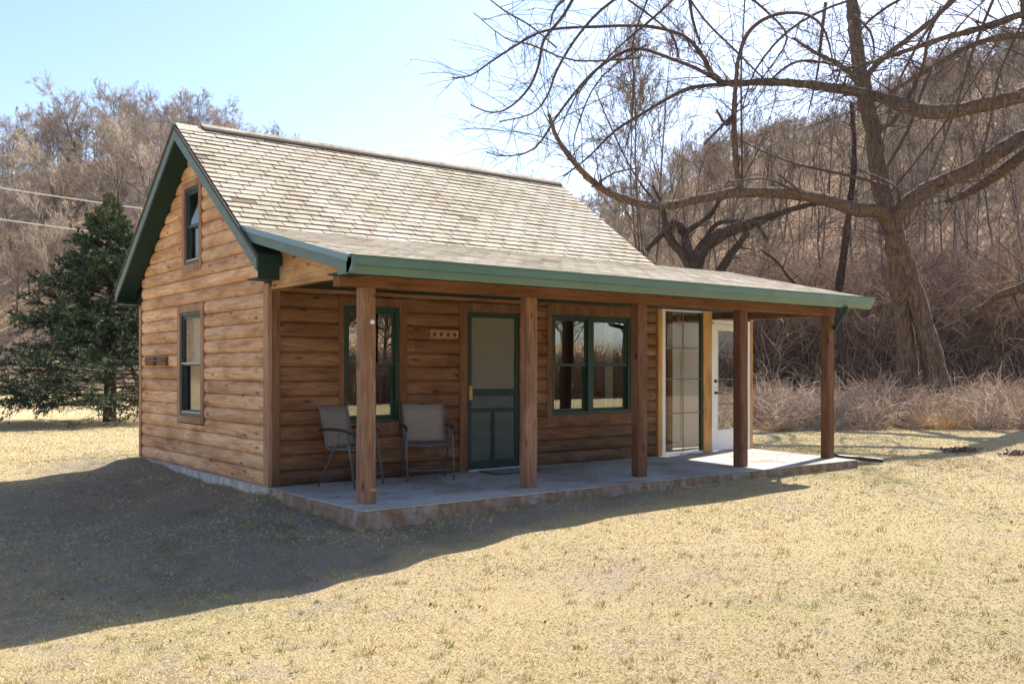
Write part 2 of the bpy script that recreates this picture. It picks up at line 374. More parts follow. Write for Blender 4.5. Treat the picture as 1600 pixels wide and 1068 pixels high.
def height(x, y):
    x = np.asarray(x, float); y = np.asarray(y, float)
    w_ = np.zeros_like(x); s_ = np.zeros_like(x)
    for cx_, cy_, cz_ in CTRL:
        d2 = (x - cx_) ** 2 + (y - cy_) ** 2; k = 1 / (d2 + .02) ** 1.6; w_ += k; s_ += k * cz_
    lawn = s_ / w_ + .012 * wob(x, y, .9) + .02 * wob(x, y, 2.3, 1)
    zc, xr, px = polar(x, y)
    sy = np.interp(px, SKY_X, SKY_Y); rd = np.interp(px, SKY_X, RID_D); fd = np.interp(px, SKY_X, FOOT_D)
    H = (HY - sy) / FPX * rd + CP[2]
    D = np.where(zc > 2, zc, 0)
    lat = np.clip((np.abs(xr) / np.maximum(zc, 1) - 1.6) * 1.5, 0, 1)        # beyond the view sides, settle on a lower range
    H = H * (1 - lat * .4)
    t = (D - fd) / (rd - fd); tt = np.clip(t, 0, 1)
    hill = H * (.72 * tt + .28 * smooth(tt)) - H * .25 * smooth((t - 1) / 2.5)
    hill = np.where(t > 0, hill + 1.2 * wob(x, y, 17, .7) * smooth(tt * 4) + 2.0 * wob(x, y, 41, 2) * smooth(tt * 3), 0)
    bank = np.where(px > 900, smooth((px - 900) / 200.), 0)
    b = bank * (3.3 * smooth((D - fd + .8) / 1.9) - .55 * np.exp(-((D - fd + 2.2) / 1.5) ** 2)) * smooth((D - 24) / 5)
    # a low wooded rise far behind the photographer
    back = np.where(zc < -20, 16 * smooth((-zc - 24) / 60), 0)
    return lawn + hill + b + back
def hz(x, y): return float(height(np.array([x]), np.array([y]))[0])

def axis(c0, c1, step, far, gr):
    a = list(np.arange(c0, c1 + 1e-6, step)); s_ = step
    while a[-1] < far: s_ *= gr; a.append(a[-1] + s_)
    s_ = step; b = []; q = c0
    while q > -far: s_ *= gr; q -= s_; b.append(q)
    return np.array(b[::-1] + a)
ax = axis(-8, 14, .2, 600, 1.045); ay = axis(-9, 10, .2, 600, 1.045)
GX, GY = np.meshgrid(ax, ay, indexing='ij'); GZ = height(GX, GY)
# keep soil below the slab inside the footprint
V = np.stack([GX, GY, GZ], -1).reshape(-1, 3); nx, ny = GX.shape
ii, jj = np.meshgrid(np.arange(nx - 1), np.arange(ny - 1), indexing='ij'); b0 = (ii * ny + jj).ravel()
F = np.stack([b0, b0 + ny, b0 + ny + 1, b0 + 1], -1)
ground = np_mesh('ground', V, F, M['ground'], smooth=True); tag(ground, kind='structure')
zc, xr, px = polar(V[:, 0], V[:, 1]); fd = np.interp(px, SKY_X, FOOT_D)
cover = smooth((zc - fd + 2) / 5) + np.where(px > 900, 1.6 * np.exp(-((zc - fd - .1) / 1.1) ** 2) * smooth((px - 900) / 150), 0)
cover = np.where(zc < -22, 1, cover)
at = ground.data.attributes.new('cover', 'FLOAT', 'POINT'); at.data.foreach_set('value', cover.astype(np.float32))

def worn_shade_at(x, y):  # mask for trodden soil and painted shade, ending at the house's shadow line
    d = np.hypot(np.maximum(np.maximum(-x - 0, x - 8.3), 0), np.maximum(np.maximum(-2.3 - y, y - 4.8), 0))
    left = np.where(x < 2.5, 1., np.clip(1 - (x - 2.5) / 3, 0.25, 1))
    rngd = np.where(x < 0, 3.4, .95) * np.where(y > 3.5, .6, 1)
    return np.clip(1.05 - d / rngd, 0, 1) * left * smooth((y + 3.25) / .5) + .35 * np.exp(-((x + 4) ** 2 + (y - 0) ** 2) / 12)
at = ground.data.attributes.new('worn', 'FLOAT', 'POINT'); at.data.foreach_set('value', worn_shade_at(V[:, 0], V[:, 1]).astype(np.float32))
# ------------------------------------------------------------------ cabin
DP = 4.8; YM = 2.35; ZR = 4.535; XL = -.30; XR = 6.36
PITCH = (ZR - 2.955) / (YM - .148)
def zmain(y): return ZR - abs(y - YM) * PITCH
YB = .148; ZB = zmain(YB); PP = .226; YG = -2.38
def zporch(y): return ZB - (YB - y) * PP
cabin = empty('log_cabin', (0, 0, 0))
tag(cabin, 'small brown log-sided cabin with green trim and a covered concrete porch', 'cabin')

# mapping from wall coordinates (u along the wall, n outward, z) to world
def mp_front(u, n, z): return (u, -n, z)
def mp_gable(u, n, z): return (-n, u, z)
def wbox(mb, mp, u0, u1, n0, n1, z0, z1, tint=.5):
    k = len(mb.v)
    for (u, n, z) in ((u0,n0,z0),(u1,n0,z0),(u1,n1,z0),(u0,n1,z0),(u0,n0,z1),(u1,n0,z1),(u1,n1,z1),(u0,n1,z1)): mb.v.append(mp(u, n, z))
    for f in ((0,3,2,1),(4,5,6,7),(0,1,5,4),(1,2,6,5),(2,3,7,6),(3,0,4,7)): mb.f.append(tuple(k + i for i in f)); mb.t.append(tint)

PROF = [(0, -.004), (.035, .014), (.11, .025), (.28, .035), (.50, .039), (.70, .035), (.86, .026), (.96, .011), (1, -.004)]
def siding(mp, u0, u1, z0, z1, openings, clip, seed):
    rng = random.Random(seed); mb = MB(); CH = .1703; z = z0
    while z < z1 - 1e-4:
        # butt joints and boards of this course
        joints = [u0]; q = u0
        while u1 - q > 3.0: q += rng.uniform(1.5, 2.9); joints.append(min(q, u1 - .3))
        joints.append(u1); tints = [rng.random() for _ in range(16)]; dns = [rng.uniform(-.003, .003) for _ in range(16)]
        for i in range(len(PROF) - 1):
            t0, n0 = PROF[i]; t1, n1 = PROF[i + 1]; za = z + t0 * CH; zb_ = z + t1 * CH; zc_ = (za + zb_) / 2
            if zc_ > z1: break
            l0, r0 = clip(za); l1, r1 = clip(zb_)
            for bi in range(len(joints) - 1):
                segs = [(joints[bi], joints[bi + 1] - .003)]
                for (a, b, c, d) in openings:
                    if c < zc_ < d: segs = [s_ for q in segs for s_ in ((q[0], min(q[1], a)), (max(q[0], b), q[1])) if s_[1] - s_[0] > .01]
                for si, (a, b) in enumerate(segs):
                    dn = dns[bi]; tint = tints[(bi * 3 + (1 if a > joints[bi] + .01 else 0)) % 16]
                    A0, B0 = max(a, l0), min(b, r0); A1, B1 = max(a, l1), min(b, r1)
                    if B0 - A0 < .01: continue
                    if B1 - A1 < 0: A1 = B1 = (A0 + B0) / 2
                    mb.poly([mp(A0, n0 + dn, za), mp(B0, n0 + dn, za), mp(B1, n1 + dn, zb_), mp(A1, n1 + dn, zb_)], tint)
                    for e in (a, b):
                        if l0 < e < r0: mb.poly([mp(e, n0 + dn, za), mp(e, n1 + dn, zb_), mp(e, -.012, zb_), mp(e, -.012, za)], tint)
        z += CH
    return mb
def backing(mb, mp, u0, u1, z0, z1, openings, n0=-.10, n1=-.005):
    us = sorted({u0, u1, *[o[0] for o in openings], *[o[1] for o in openings]}); zs = sorted({z0, z1, *[o[2] for o in openings], *[o[3] for o in openings]})
    for i in range(len(us) - 1):
        for j in range(len(zs) - 1):
            uc = (us[i] + us[i + 1]) / 2; zc_ = (zs[j] + zs[j + 1]) / 2
            if any(o[0] < uc < o[1] and o[2] < zc_ < o[3] for o in openings): continue
            wbox(mb, mp, us[i], us[i + 1], n0, n1, zs[j], zs[j + 1])

# openings: visible trim footprint for siding, clear opening for the backing
G1 = (2.03, 3.06, .61, 2.20); G2 = (2.12, 2.86, 2.64, 3.86)
F1 = (.84, 1.77, .58, 2.20); FD = (2.56, 3.66, .0, 2.20); F2 = (4.04, 5.82, .58, 2.24)
def gclip(z):
    zz = min(z + .16, ZR - .001)
    if z < 2.28: return (.10, DP - .08)
    h = (ZR - zz) / PITCH; return (YM - h, YM + h) if h > 0 else (YM, YM)
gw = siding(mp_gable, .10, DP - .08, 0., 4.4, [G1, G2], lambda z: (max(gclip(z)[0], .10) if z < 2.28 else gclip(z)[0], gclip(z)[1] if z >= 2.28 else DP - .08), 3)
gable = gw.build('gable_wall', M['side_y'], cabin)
bk = MB(); backing(bk, mp_gable, .0, DP, -.02, 2.3, [(2.14, 2.95, .70, 2.10)])
for (a, b, c, d) in [(2.22, 2.76, 2.75, 3.76)]:
    def pc(z0, z1, l, r):   # trapezoid clipped by roof
        def cl(z):
            h = max((ZR - .17 - z) / PITCH, 0); return YM - h, YM + h
        q0, q1 = cl(z0), cl(z1)
        pts = [(max(l, q0[0]), z0), (min(r, q0[1]), z0), (min(r, q1[1]), z1), (max(l, q1[0]), z1)]
        bk.prism([(mp_gable(u, 0, z)[1], z) for u, z in pts], 'x', .005, .10)
    pc(2.3, c, -1, 9); pc(c, d, -1, a); pc(c, d, b, 9); pc(d, 4.33, -1, 9)
bk.build('wall_core', M['dark_in'], cabin)
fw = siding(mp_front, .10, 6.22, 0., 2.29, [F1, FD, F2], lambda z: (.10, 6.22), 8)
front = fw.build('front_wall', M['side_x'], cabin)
bk = MB(); backing(bk, mp_front, .101, 6.25, -.02, 2.9, [(.92, 1.65, .70, 2.08), (2.68, 3.56, -.02, 2.10), (4.14, 5.66, .70, 2.10)])
bk.build('wall_core', M['dark_in'], cabin)
# back and right walls, floor
mb = MB(); mb.box(.0, 6.25, DP - .1, DP, -.02, 2.55); mb.box(6.15, 6.25, .101, DP - .101, -.02, 2.6)
mb.prism([(0.2, 2.6), (DP - .2, 2.6), (YM, 4.3)], 'x', 6.16, 6.24); mb.build('rear_wall', M['trim_x'], cabin)
mb = MB(); mb.box(.11, 6.14, .11, DP - .11, 2.28, 2.34); mb.build('loft_floor', M['dark_in'], cabin)
mb = MB(); mb.box(3.0, 3.06, 1.4, DP - .11, .0, 2.27); mb.build('inner_wall', M['dark_in'], cabin)
# corner boards
for nm, mat, mp, (u0, u1) in (('corner_board', 'trim_y', mp_gable, (-.045, .098)), ('corner_board', 'trim_x', mp_front, (-.03, .098)), ('corner_board', 'trim_y', mp_gable, (DP - .08, DP + .03))):
    mb = MB(); z1 = 2.30
    if mp is mp_front: wbox(mb, mp, .0, .10, .005, .046, 0., z1)
    else: wbox(mb, mp, u0, u1, .001, .048, 0., z1)
    mb.build(nm, M[mat], cabin, bevel=.004)

def window(mp, u0, u1, z0, z1, fm, sm, trim, name='window', blind=None, mull=False, trimmat='trim_x', tw=.075, sill=True):
    """double-hung window: frame, two sashes with panes, trim boards"""
    mb = MB(); t = .045
    wbox(mb, mp, u0, u1, -.06, .035, z1 - t, z1); wbox(mb, mp, u0, u1, -.06, .045, z0, z0 + t)
    wbox(mb, mp, u0, u0 + t, -.06, .035, z0 + t, z1 - t); wbox(mb, mp, u1 - t, u1, -.06, .035, z0 + t, z1 - t)
    fr = mb.build(name, M[fm], cabin, bevel=.003)
    bays = [(u0 + t, u1 - t)]
    if mull:
        c = mull; mb = MB(); wbox(mb, mp, c - .05, c + .05, -.06, .042, z0 + t, z1 - t); mb.build('mullion', M[fm], fr)
        bays = [(u0 + t, c - .05), (c + .05, u1 - t)]
    zm = (z0 + z1) / 2
    for (a, b) in bays:
        for (c, d, n) in ((zm - .02, z1 - t, .0), (z0 + t, zm + .02, -.03)):
            mb = MB(); s = .038
            wbox(mb, mp, a, b, n - .014, n + .014, d - s, d); wbox(mb, mp, a, b, n - .014, n + .014, c, c + s)
            wbox(mb, mp, a, a + s, n - .014, n + .014, c + s, d - s); wbox(mb, mp, b - s, b, n - .014, n + .014, c + s, d - s)
            mb.build('sash', M[sm], fr)
            mb = MB(); wbox(mb, mp, a + s, b - s, n - .003, n + .003, c + s, d - s); mb.build('pane', M['glass_dim' if mp is mp_gable else 'glass'], fr)
        if blind:
            zb0 = blind if isinstance(blind, float) else zm
            mb = MB(); wbox(mb, mp, a + .005, b - .005, -.12, -.115, zb0, z1 - t); mb.build('blind', M['blind'], fr)
    mb = MB(); T0, T1, T2, T3 = trim
    wbox(mb, mp, T0, u0 - .001, .0, .050, T2, T3, .3); wbox(mb, mp, u1 + .001, T1, .0, .050, T2, T3, .6)
    wbox(mb, mp, u0 - .001, u1 + .001, .0, .048, z1 + .001, T3, .5); wbox(mb, mp, u0 - .001, u1 + .001, .0, .052, T2, z0 - .001, .4)
    mb.build('window_trim', M[trimmat], fr, bevel=.003)
    return fr
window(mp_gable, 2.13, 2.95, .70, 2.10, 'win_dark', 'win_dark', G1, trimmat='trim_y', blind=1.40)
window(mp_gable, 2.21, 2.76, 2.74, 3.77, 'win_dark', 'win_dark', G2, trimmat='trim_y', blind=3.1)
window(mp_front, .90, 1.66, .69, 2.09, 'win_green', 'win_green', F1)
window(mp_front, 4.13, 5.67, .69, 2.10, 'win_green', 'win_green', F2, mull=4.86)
# curtains inside
for (a, b, z) in ((2.175, 2.905, .745), (2.255, 2.715, 2.785), (2.175, 2.905, 1.402)):
    mb = MB(); wbox(mb, mp_gable, a, b, .016, .034, z, z + .022); mb.build('sash_rail', M['win_grey'], cabin)
mb = MB()
for i in range(9): wbox(mb, mp_gable, 2.20 + i * .02, 2.22 + i * .02, -.16 - .012 * (i % 2), -.15, .75, 1.40)
mb.build('curtain', M['blind'], cabin)
mb = MB()
for a in (4.2, 4.95, 5.35): 
    for i in range(6): wbox(mb, mp_front, a + i * .025, a + .025 + i * .025, -.18 - .015 * (i % 2), -.165, .72, 2.05)
mb.build('curtain', M['blind'], cabin)

# screen door
mb = MB()
d0, d1, dz0, dz1 = 2.70, 3.545, .03, 2.075; s = .06
wbox(mb, mp_front, d0, d0 + s, .0, .035, dz0, dz1); wbox(mb, mp_front, d1 - s, d1, .0, .035, dz0, dz1)
wbox(mb, mp_front, d0 + s, d1 - s, .0, .034, dz1 - .06, dz1); wbox(mb, mp_front, d0 + s, d1 - s, .0, .034, dz0, dz0 + .10)
wbox(mb, mp_front, d0 + s, d1 - s, .0, .034, .98, 1.07); wbox(mb, mp_front, d0 + s, d1 - s, .0, .034, .77, .815)
wbox(mb, mp_front, 3.095, 3.145, .0, .034, dz0 + .10, .77)
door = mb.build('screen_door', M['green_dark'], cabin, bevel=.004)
mb = MB(); wbox(mb, mp_front, d0 + s, d1 - s, .012, .014, 1.07, dz1 - .06); mb.build('screen', M['screen'], door)
mb = MB(); wbox(mb, mp_front, d0 + s, d1 - s, .010, .018, .815, .98); mb.build('panel', M['door_panel'], door)
for a, b in ((d0 + s, 3.095), (3.145, d1 - s)):
    mb = MB(); wbox(mb, mp_front, a, b, .010, .018, dz0 + .10, .77); mb.build('panel', M['door_panel'], door)
mb = MB(); wbox(mb, mp_front, d0 + .005, d0 + .05, .035, .075, .93, 1.12); mb.build('door_handle', M['tan_wood'], door, bevel=.01)
mb = MB(); wbox(mb, mp_front, 2.69, 3.55, -.09, -.05, .02, 2.09); mb.build('inner_door', M['inner'], cabin)
for z in (1.85, 1.08, .30):
    mb = MB(); wbox(mb, mp_front, 3.55, 3.60, .056, .066, z - .045, z + .045); mb.build('hinge', M['white'], door)
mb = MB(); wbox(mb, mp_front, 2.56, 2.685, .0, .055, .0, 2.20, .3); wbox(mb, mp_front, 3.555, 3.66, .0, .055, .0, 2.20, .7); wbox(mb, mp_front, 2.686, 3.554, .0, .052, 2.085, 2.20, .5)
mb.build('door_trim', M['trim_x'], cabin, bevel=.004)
mb = MB(); wbox(mb, mp_front, 2.686, 3.554, -.05, .09, .002, .022); mb.build('threshold', M['win_grey'], cabin)

# concrete slab and foundation
mb = MB(); mb.prism([(-.045, -2.23), (8.15, -2.25), (8.52, -.03), (8.52, 3.2), (6.25, 3.2), (6.25, DP - .02), (-.045, DP - .02)], 'z', -.012, 0)
mb.build('porch_floor', M['concrete'], cabin)
rng = random.Random(4)
mb = MB()
edge = [(-.04, DP - .03), (-.04, -.04)]
mb.prism([(-.035, -.05), (.25, -.05), (.25, DP - .03), (-.035, DP - .03)], 'z', -.6, -.0125); mb.build('foundation', M['foundation'], cabin)
# rough slab edge: jittered ring
mb = MB(); pts = []
def run(a, b, n):
    for i in range(n):
        t = i / n; pts.append((a[0] + (b[0] - a[0]) * t, a[1] + (b[1] - a[1]) * t))
run((-.04, -.06), (-.04, -2.225), 16); run((-.04, -2.225), (8.145, -2.245), 70); run((8.145, -2.245), (8.515, -.03), 16); run((8.515, -.03), (8.515, 3.1), 8); run((8.515, 3.1), (6.3, 3.1), 6); run((6.3, 3.1), (6.3, -.06), 6)
cxm, cym = 4, -1
levels = [(-.013, -.004), (-.05, .003), (-.10, .006), (-.17, .012), (-.6, .02)]
ring = []
for z, o_ in levels:
    r = []
    for (x, y) in pts:
        j = rng.uniform(-.009, .009) + o_; dx, dy = (-1, 0) if x < 0 else ((1, 0) if x > 8.1 else (0, -1)); r.append((x + dx * j, y + dy * j, z + (rng.uniform(-.008, .008) if z < -.02 else 0)))
    ring.append(r)
for a in range(len(ring) - 1):
    for i in range(len(pts)):
        j = (i + 1) % len(pts); mb.poly([ring[a][i], ring[a][j], ring[a + 1][j], ring[a + 1][i]])
mb.build('slab_edge', M['conc_edge'], cabin)

# roofs: decks
def deck(pl, x0, x1, y0, y1, zf, th, name, mat):
    mb = MB(); mb.prism([(y0, zf(y0)), (y1, zf(y1)), (y1, zf(y1) - th), (y0, zf(y0) - th)], 'x', x0, x1); return mb.build(name, M[mat], cabin)
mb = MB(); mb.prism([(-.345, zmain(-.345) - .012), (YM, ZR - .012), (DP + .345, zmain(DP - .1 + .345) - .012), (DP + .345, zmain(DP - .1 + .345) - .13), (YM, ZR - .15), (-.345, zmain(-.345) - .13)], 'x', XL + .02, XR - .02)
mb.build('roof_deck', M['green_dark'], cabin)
mb = MB(); mb.prism([(YG + .02, zporch(YG + .02) - .010), (YB, ZB - .010), (YB, ZB - .12), (YG + .02, zporch(YG + .02) - .12)], 'x', XL + .03, 6.40)
mb.prism([(YG + .02, zporch(YG + .02) - .010), (YB, ZB - .010), (3.3, 2.50), (3.3, 2.40), (YB, ZB - .12), (YG + .02, zporch(YG + .02) - .12)], 'x', 6.401, 8.20)
mb.build('porch_roof_deck', M['shingle_dark'], cabin)
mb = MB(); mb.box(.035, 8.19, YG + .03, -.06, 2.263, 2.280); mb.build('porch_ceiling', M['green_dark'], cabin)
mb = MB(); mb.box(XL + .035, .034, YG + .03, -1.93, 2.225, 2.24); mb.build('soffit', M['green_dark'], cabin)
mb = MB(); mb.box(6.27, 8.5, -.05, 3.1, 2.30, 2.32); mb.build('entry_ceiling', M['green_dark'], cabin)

def shingles(x0, x1, ytop, ybot, zf, name, seed, exposure=.126, lf=1.):
    rng = random.Random(seed); mb = MB(); sl = math.hypot(ytop - ybot, zf(ytop) - zf(ybot)); n = int(round(sl / exposure)); tabw = .292
    d = np.array([0, ybot - ytop, zf(ybot) - zf(ytop)]); d /= sl; nn = np.array([0, d[2], -d[1]]); nn = nn if nn[2] > 0 else -nn
    for r in range(n):
        s0 = r * exposure; s1 = min(sl + .004, s0 + exposure + .002); off = (r * .104) % tabw + rng.uniform(-.025, .025)
        x = x0 - off
        while x < x1:
            a = max(x, x0); b = min(x + tabw - .012, x1)
            if b - a > .02:
                t = rng.random(); dr = rng.uniform(-.006, .006); lift = rng.uniform(.010, .016) * lf
                P0 = np.array([0, ytop, zf(ytop)]) + d * (s0) + nn * .000; P1 = np.array([0, ytop, zf(ytop)]) + d * (s1 + dr) + nn * lift
                P2 = P1 - nn * (lift + .003)
                mb.poly([(a, P0[1], P0[2]), (b, P0[1], P0[2]), (b, P1[1], P1[2]), (a, P1[1], P1[2])], t)
                mb.poly([(a, P1[1], P1[2]), (b, P1[1], P1[2]), (b, P2[1], P2[2]), (a, P2[1], P2[2])], 0)
                mb.poly([(a, P0[1], P0[2]), (a, P1[1], P1[2]), (a, P2[1], P2[2])], 0); mb.poly([(b, P0[1], P0[2]), (b, P1[1], P1[2]), (b, P2[1], P2[2])], 0)
            x += tabw
    me = mb.build(name, M['shingle'], cabin); return me
mb = MB(); mb.prism([(YB + .0, ZB - .006), (YM, ZR - .006), (YM, ZR - .011), (YB, ZB - .011)], 'x', XL + .015, XR - .015); mb.build('roof_underlay', M['shingle_dark'], cabin)
shingles(XL, XR, YM, YB - .02, zmain, 'main_roof_shingles', 1)
shingles(XL + .02, 8.22, YB + .03, YG - .03, lambda y: zporch(y) - .004, 'porch_roof_shingles', 2, lf=.38)
shingles(XL, XR, YM, DP + .36, lambda y: ZR - abs(y - YM) * PITCH, 'rear_roof_shingles', 5)
# ridge vent and caps
mb = MB()
mb.prism([(YM - .085, zmain(YM - .085) + .016), (YM, ZR + .045), (YM + .085, zmain(YM + .085) + .016), (YM + .085, zmain(YM + .085) + .046), (YM, ZR + .060), (YM - .085, zmain(YM - .085) + .046)], 'x', .05, 6.32)
rv = mb.build('ridge_vent', M['shingle_dark'], cabin)
mb = MB(); rng = random.Random(9); x = .04
while x < 6.30:
    a = rng.uniform(0, .004)
    mb.prism([(YM - .045, zmain(YM - .045) + .047 + a), (YM, ZR + .061 + a), (YM + .045, zmain(YM + .045) + .047 + a), (YM + .045, zmain(YM + .045) + .052 + a), (YM, ZR + .067 + a), (YM - .045, zmain(YM - .045) + .052 + a)], 'x', x, min(x + .30, 6.33), rng.random()); x += .292
mb.build('ridge_cap', M['shingle'], rv)
mb = MB(); mb.prism([(YM - .14, zmain(YM - .14) + .012), (YM, ZR + .018), (YM + .14, zmain(YM + .14) + .012), (YM + .14, zmain(YM + .14) + .018), (YM, ZR + .026), (YM - .14, zmain(YM - .14) + .018)], 'x', XL - .005, .045); mb.build('ridge_cap', M['shingle'], rv)

# main rake boards (left gable), both slopes + right gable
def rake(x0, x1, ya, yb, zf, dep, top=-.012, name='rake_board', mat='green_trim'):
    mb = MB(); mb.prism([(ya, zf(ya) + top), (yb, zf(yb) + top), (yb, zf(yb) + top - dep), (ya, zf(ya) + top - dep)], 'x', x0, x1); return mb.build(name, M[mat], cabin)
YE = -.36; YEB = 5.10
for X0, X1 in ((XL - .022, XL + .002), (XR - .002, XR + .022)):
    mb = MB(); mb.prism([(YE, zmain(YE) - .012), (YM - .0015, zmain(YM) - .012), (YM - .0015, zmain(YM) - .198), (YE + .0, zmain(YE) - .198 - .0)], 'x', X0, X1); mb.build('rake_board', M['green_trim'], cabin, bevel=.003)
    mb = MB(); mb.prism([(YM + .0015, zmain(YM) - .012), (YEB, zmain(YEB) - .012), (YEB, zmain(YEB) - .198), (YM + .0015, zmain(YM) - .198)], 'x', X0, X1); mb.build('rake_board', M['green_trim'], cabin, bevel=.003)
for X0 in (XL - .034,):
    mb = MB(); mb.prism([(YE - .01, zmain(YE - .01) + .002), (YM, ZR + .002), (YEB + .01, zmain(YEB + .01) + .002), (YEB + .01, zmain(YEB) - .05), (YM, ZR - .048), (YE - .01, zmain(YE) - .05)], 'x', X0, X0 + .011); mb.build('drip_edge', M['shingle_dark'], cabin)
# sloping soffit under the overhang, both slopes, and the boxed eave tails
for X0, X1 in ((XL + .003, -.048),):
    mb = MB(); mb.prism([(YE + .02, zmain(YE + .02) - .17), (YM, ZR - .17), (YEB - .02, zmain(YEB - .02) - .17), (YEB - .02, zmain(YEB - .02) - .19), (YM, ZR - .19), (YE + .02, zmain(YE + .02) - .19)], 'x', X0, X1); mb.build('soffit', M['green_dark'], cabin)
for q, nm in (((XL + .003, -.052, YE, YE + .02, 2.315, zmain(YE) - .014), 'eave_fascia'), ((XL + .003, -.052, YE + .0205, -.055, 2.315, 2.335), 'eave_soffit'), ((XL + .003, XR, YEB - .02, YEB, 2.30, zmain(YEB) - .014), 'eave_fascia'), ((XL + .003, -.052, DP, YEB - .021, 2.315, 2.335), 'eave_soffit')):
    mb = MB(); mb.box(*q); mb.build(nm, M['green_dark'], cabin)
# porch rake: board and drip edge
for X0, X1 in ((XL + .006, XL + .030), (8.20, 8.224)):
    ys = (YG - .01, YB + .1) if X0 < 0 else (YG - .01, YB)
    mb = MB(); mb.prism([(ys[0], zporch(ys[0]) - .05), (ys[1], zporch(ys[1]) - .05), (ys[1], zporch(ys[1]) - .16), (ys[0] + .2, zporch(ys[0] + .2) - .16), (ys[0] + .2, 2.205), (ys[0], 2.205)], 'x', X0, X1); mb.build('rake_board', M['green_trim'], cabin, bevel=.003)
    sgn = -1 if X0 < 0 else 1
    xa = X0 - .010 if X0 < 0 else X1 - .004
    mb = MB(); mb.prism([(ys[0] - .02, zporch(ys[0] - .02) - .000), (ys[1], zporch(ys[1]) - .000), (ys[1], zporch(ys[1]) - .058), (ys[0] - .02, zporch(ys[0] - .02) - .058)], 'x', xa, xa + .014); mb.build('drip_edge', M['drip'], cabin)
# wood infill triangle between porch rake and beam
mb = MB(); mb.prism([(-.06, 2.28), (-.06, zporch(-.06) - .13), (-1.93, zporch(-1.93) - .13), (-1.93, 2.25), (-.06, 2.25)], 'x', -.01, .03); mb.build('porch_gable_panel', M['tan_wood'], cabin)
mb = MB(); mb.box(-.02, .05, -1.79, -.05, 2.232, 2.262); mb.build('panel_trim', M['tan_wood'], cabin)
# gutter
gp = [(YG + .005, 2.375), (YG + .005, 2.215), (YG - .040, 2.208), (YG - .046, 2.225), (YG - .078, 2.272), (YG - .097, 2.288), (YG - .099, 2.355), (YG - .11, 2.362), (YG - .11, 2.376), (YG - .09, 2.376), (YG - .088, 2.35), (YG - .01, 2.35)]
mb = MB(); mb.prism(gp, 'x', XL + .0, 8.22); gut = mb.build('gutter', M['gutter'], cabin)
for gx in (2.72, 5.77):
    mb = MB(); mb.prism([(y_ - .0015 if y_ < YG - .02 else y_, z_ - .001) for y_, z_ in gp[2:8]] + [(YG - .09, 2.35)], 'x', gx, gx + .035); mb.build('gutter_seam', M['gutter'], gut)
mb = MB(); mb.box(XL + .03, 8.19, YG + .006, YG + .030, 2.21, 2.39); mb.build('fascia_board', M['green_trim'], cabin)
mb = MB(); mb.prism([(YG - .02, 2.379), (YG + .03, 2.395), (YG + .03, 2.391), (YG - .02, 2.374)], 'x', XL + .0, 8.21); mb.build('drip_edge', M['drip'], cabin)
mb = MB(); mb.box(XL + .0, XL + .035, YG - .112, YG - .0, 2.212, 2.378); mb.build('gutter_end', M['green_trim'], gut)
# beam with side beam, posts
BY = -1.87
mb = MB(); mb.box(-.105, 8.16, BY, BY + .14, 2.140, 2.262); mb.build('porch_beam', M['beam'], cabin, bevel=.006)
mb = MB(); mb.beam((8.10, BY + .141, 2.28), (8.42, .0, 2.30), .12, .28); mb.build('side_beam', M['beam'], cabin, bevel=.006)  # side beam deepened above the ceiling to block a strip of sun
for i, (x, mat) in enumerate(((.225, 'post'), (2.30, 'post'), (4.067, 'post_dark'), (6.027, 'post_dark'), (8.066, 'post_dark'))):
    rng = random.Random(20 + i); mb = MB(); wd = .077; n = 9; rg = []
    for k in range(n):
        z = .0 + 2.139 * k / (n - 1); r = []
        for (a, b) in ((-1,-.75),(-.75,-1),(.75,-1),(1,-.75),(1,.75),(.75,1),(-.75,1),(-1,.75)):
            r.append((x + a * wd + rng.uniform(-.003, .003), -1.80 + b * wd + rng.uniform(-.003, .003), z))
        rg.append(r)
    for k in range(n - 1):
        for j in range(8): q = (j + 1) % 8; mb.poly([rg[k][j], rg[k][q], rg[k+1][q], rg[k+1][j]], .5 + rng.uniform(-.03, .03) if 0 else .5)
    mb.poly(rg[0]); mb.poly(rg[-1])
    p = mb.build('porch_post', M[mat], cabin)
    if i == 0:
        c = MB(); c.tube([(x + .02, -1.872, 1.80), (x + .02, -1.90, 1.80), (x + .02, -1.915, 1.80)], [.022, .026, .010], 10); c.build('knob', M['white'], p, smooth=True)
        c = MB(); c.tube([(x + .045, -1.87, 2.05), (x + .05, -1.93, 2.06), (x + .09, -1.96, 2.10)], [.007, .007, .006], 6); c.build('hook', M['black'], p)
        c = MB(); c.prism([(x - .01, -1.874), (x + .075, -1.874), (x + .076, -1.84), (x + .077, -1.874), (x + .07, -1.886), (x + .0, -1.884)], 'z', .12, .15); c.build('wood_shim', M['tan_wood'], p)
# downspout
mb = MB()
mb.tube([(7.56, YG - .05, 2.22), (7.58, YG - .03, 2.15), (7.93, -2.08, 2.03), (8.17, -1.84, 1.93), (8.19, -1.70, 1.83)], .035, 8)
mb.tube([(8.19, -1.70, 1.84), (8.19, -1.70, .10)], .032, 8)
mb.build('downspout', M['green_dark'], cabin, smooth=True)
mb = MB(); mb.beam((8.20, -1.68, .10), (8.34, -1.80, .0), .085, .06); mb.beam((8.33, -1.79, .005), (9.02, -2.12, hz(9, -2.1) + .05), .085, .06); mb.build('drain_extension', M['black'], cabin, bevel=.01)

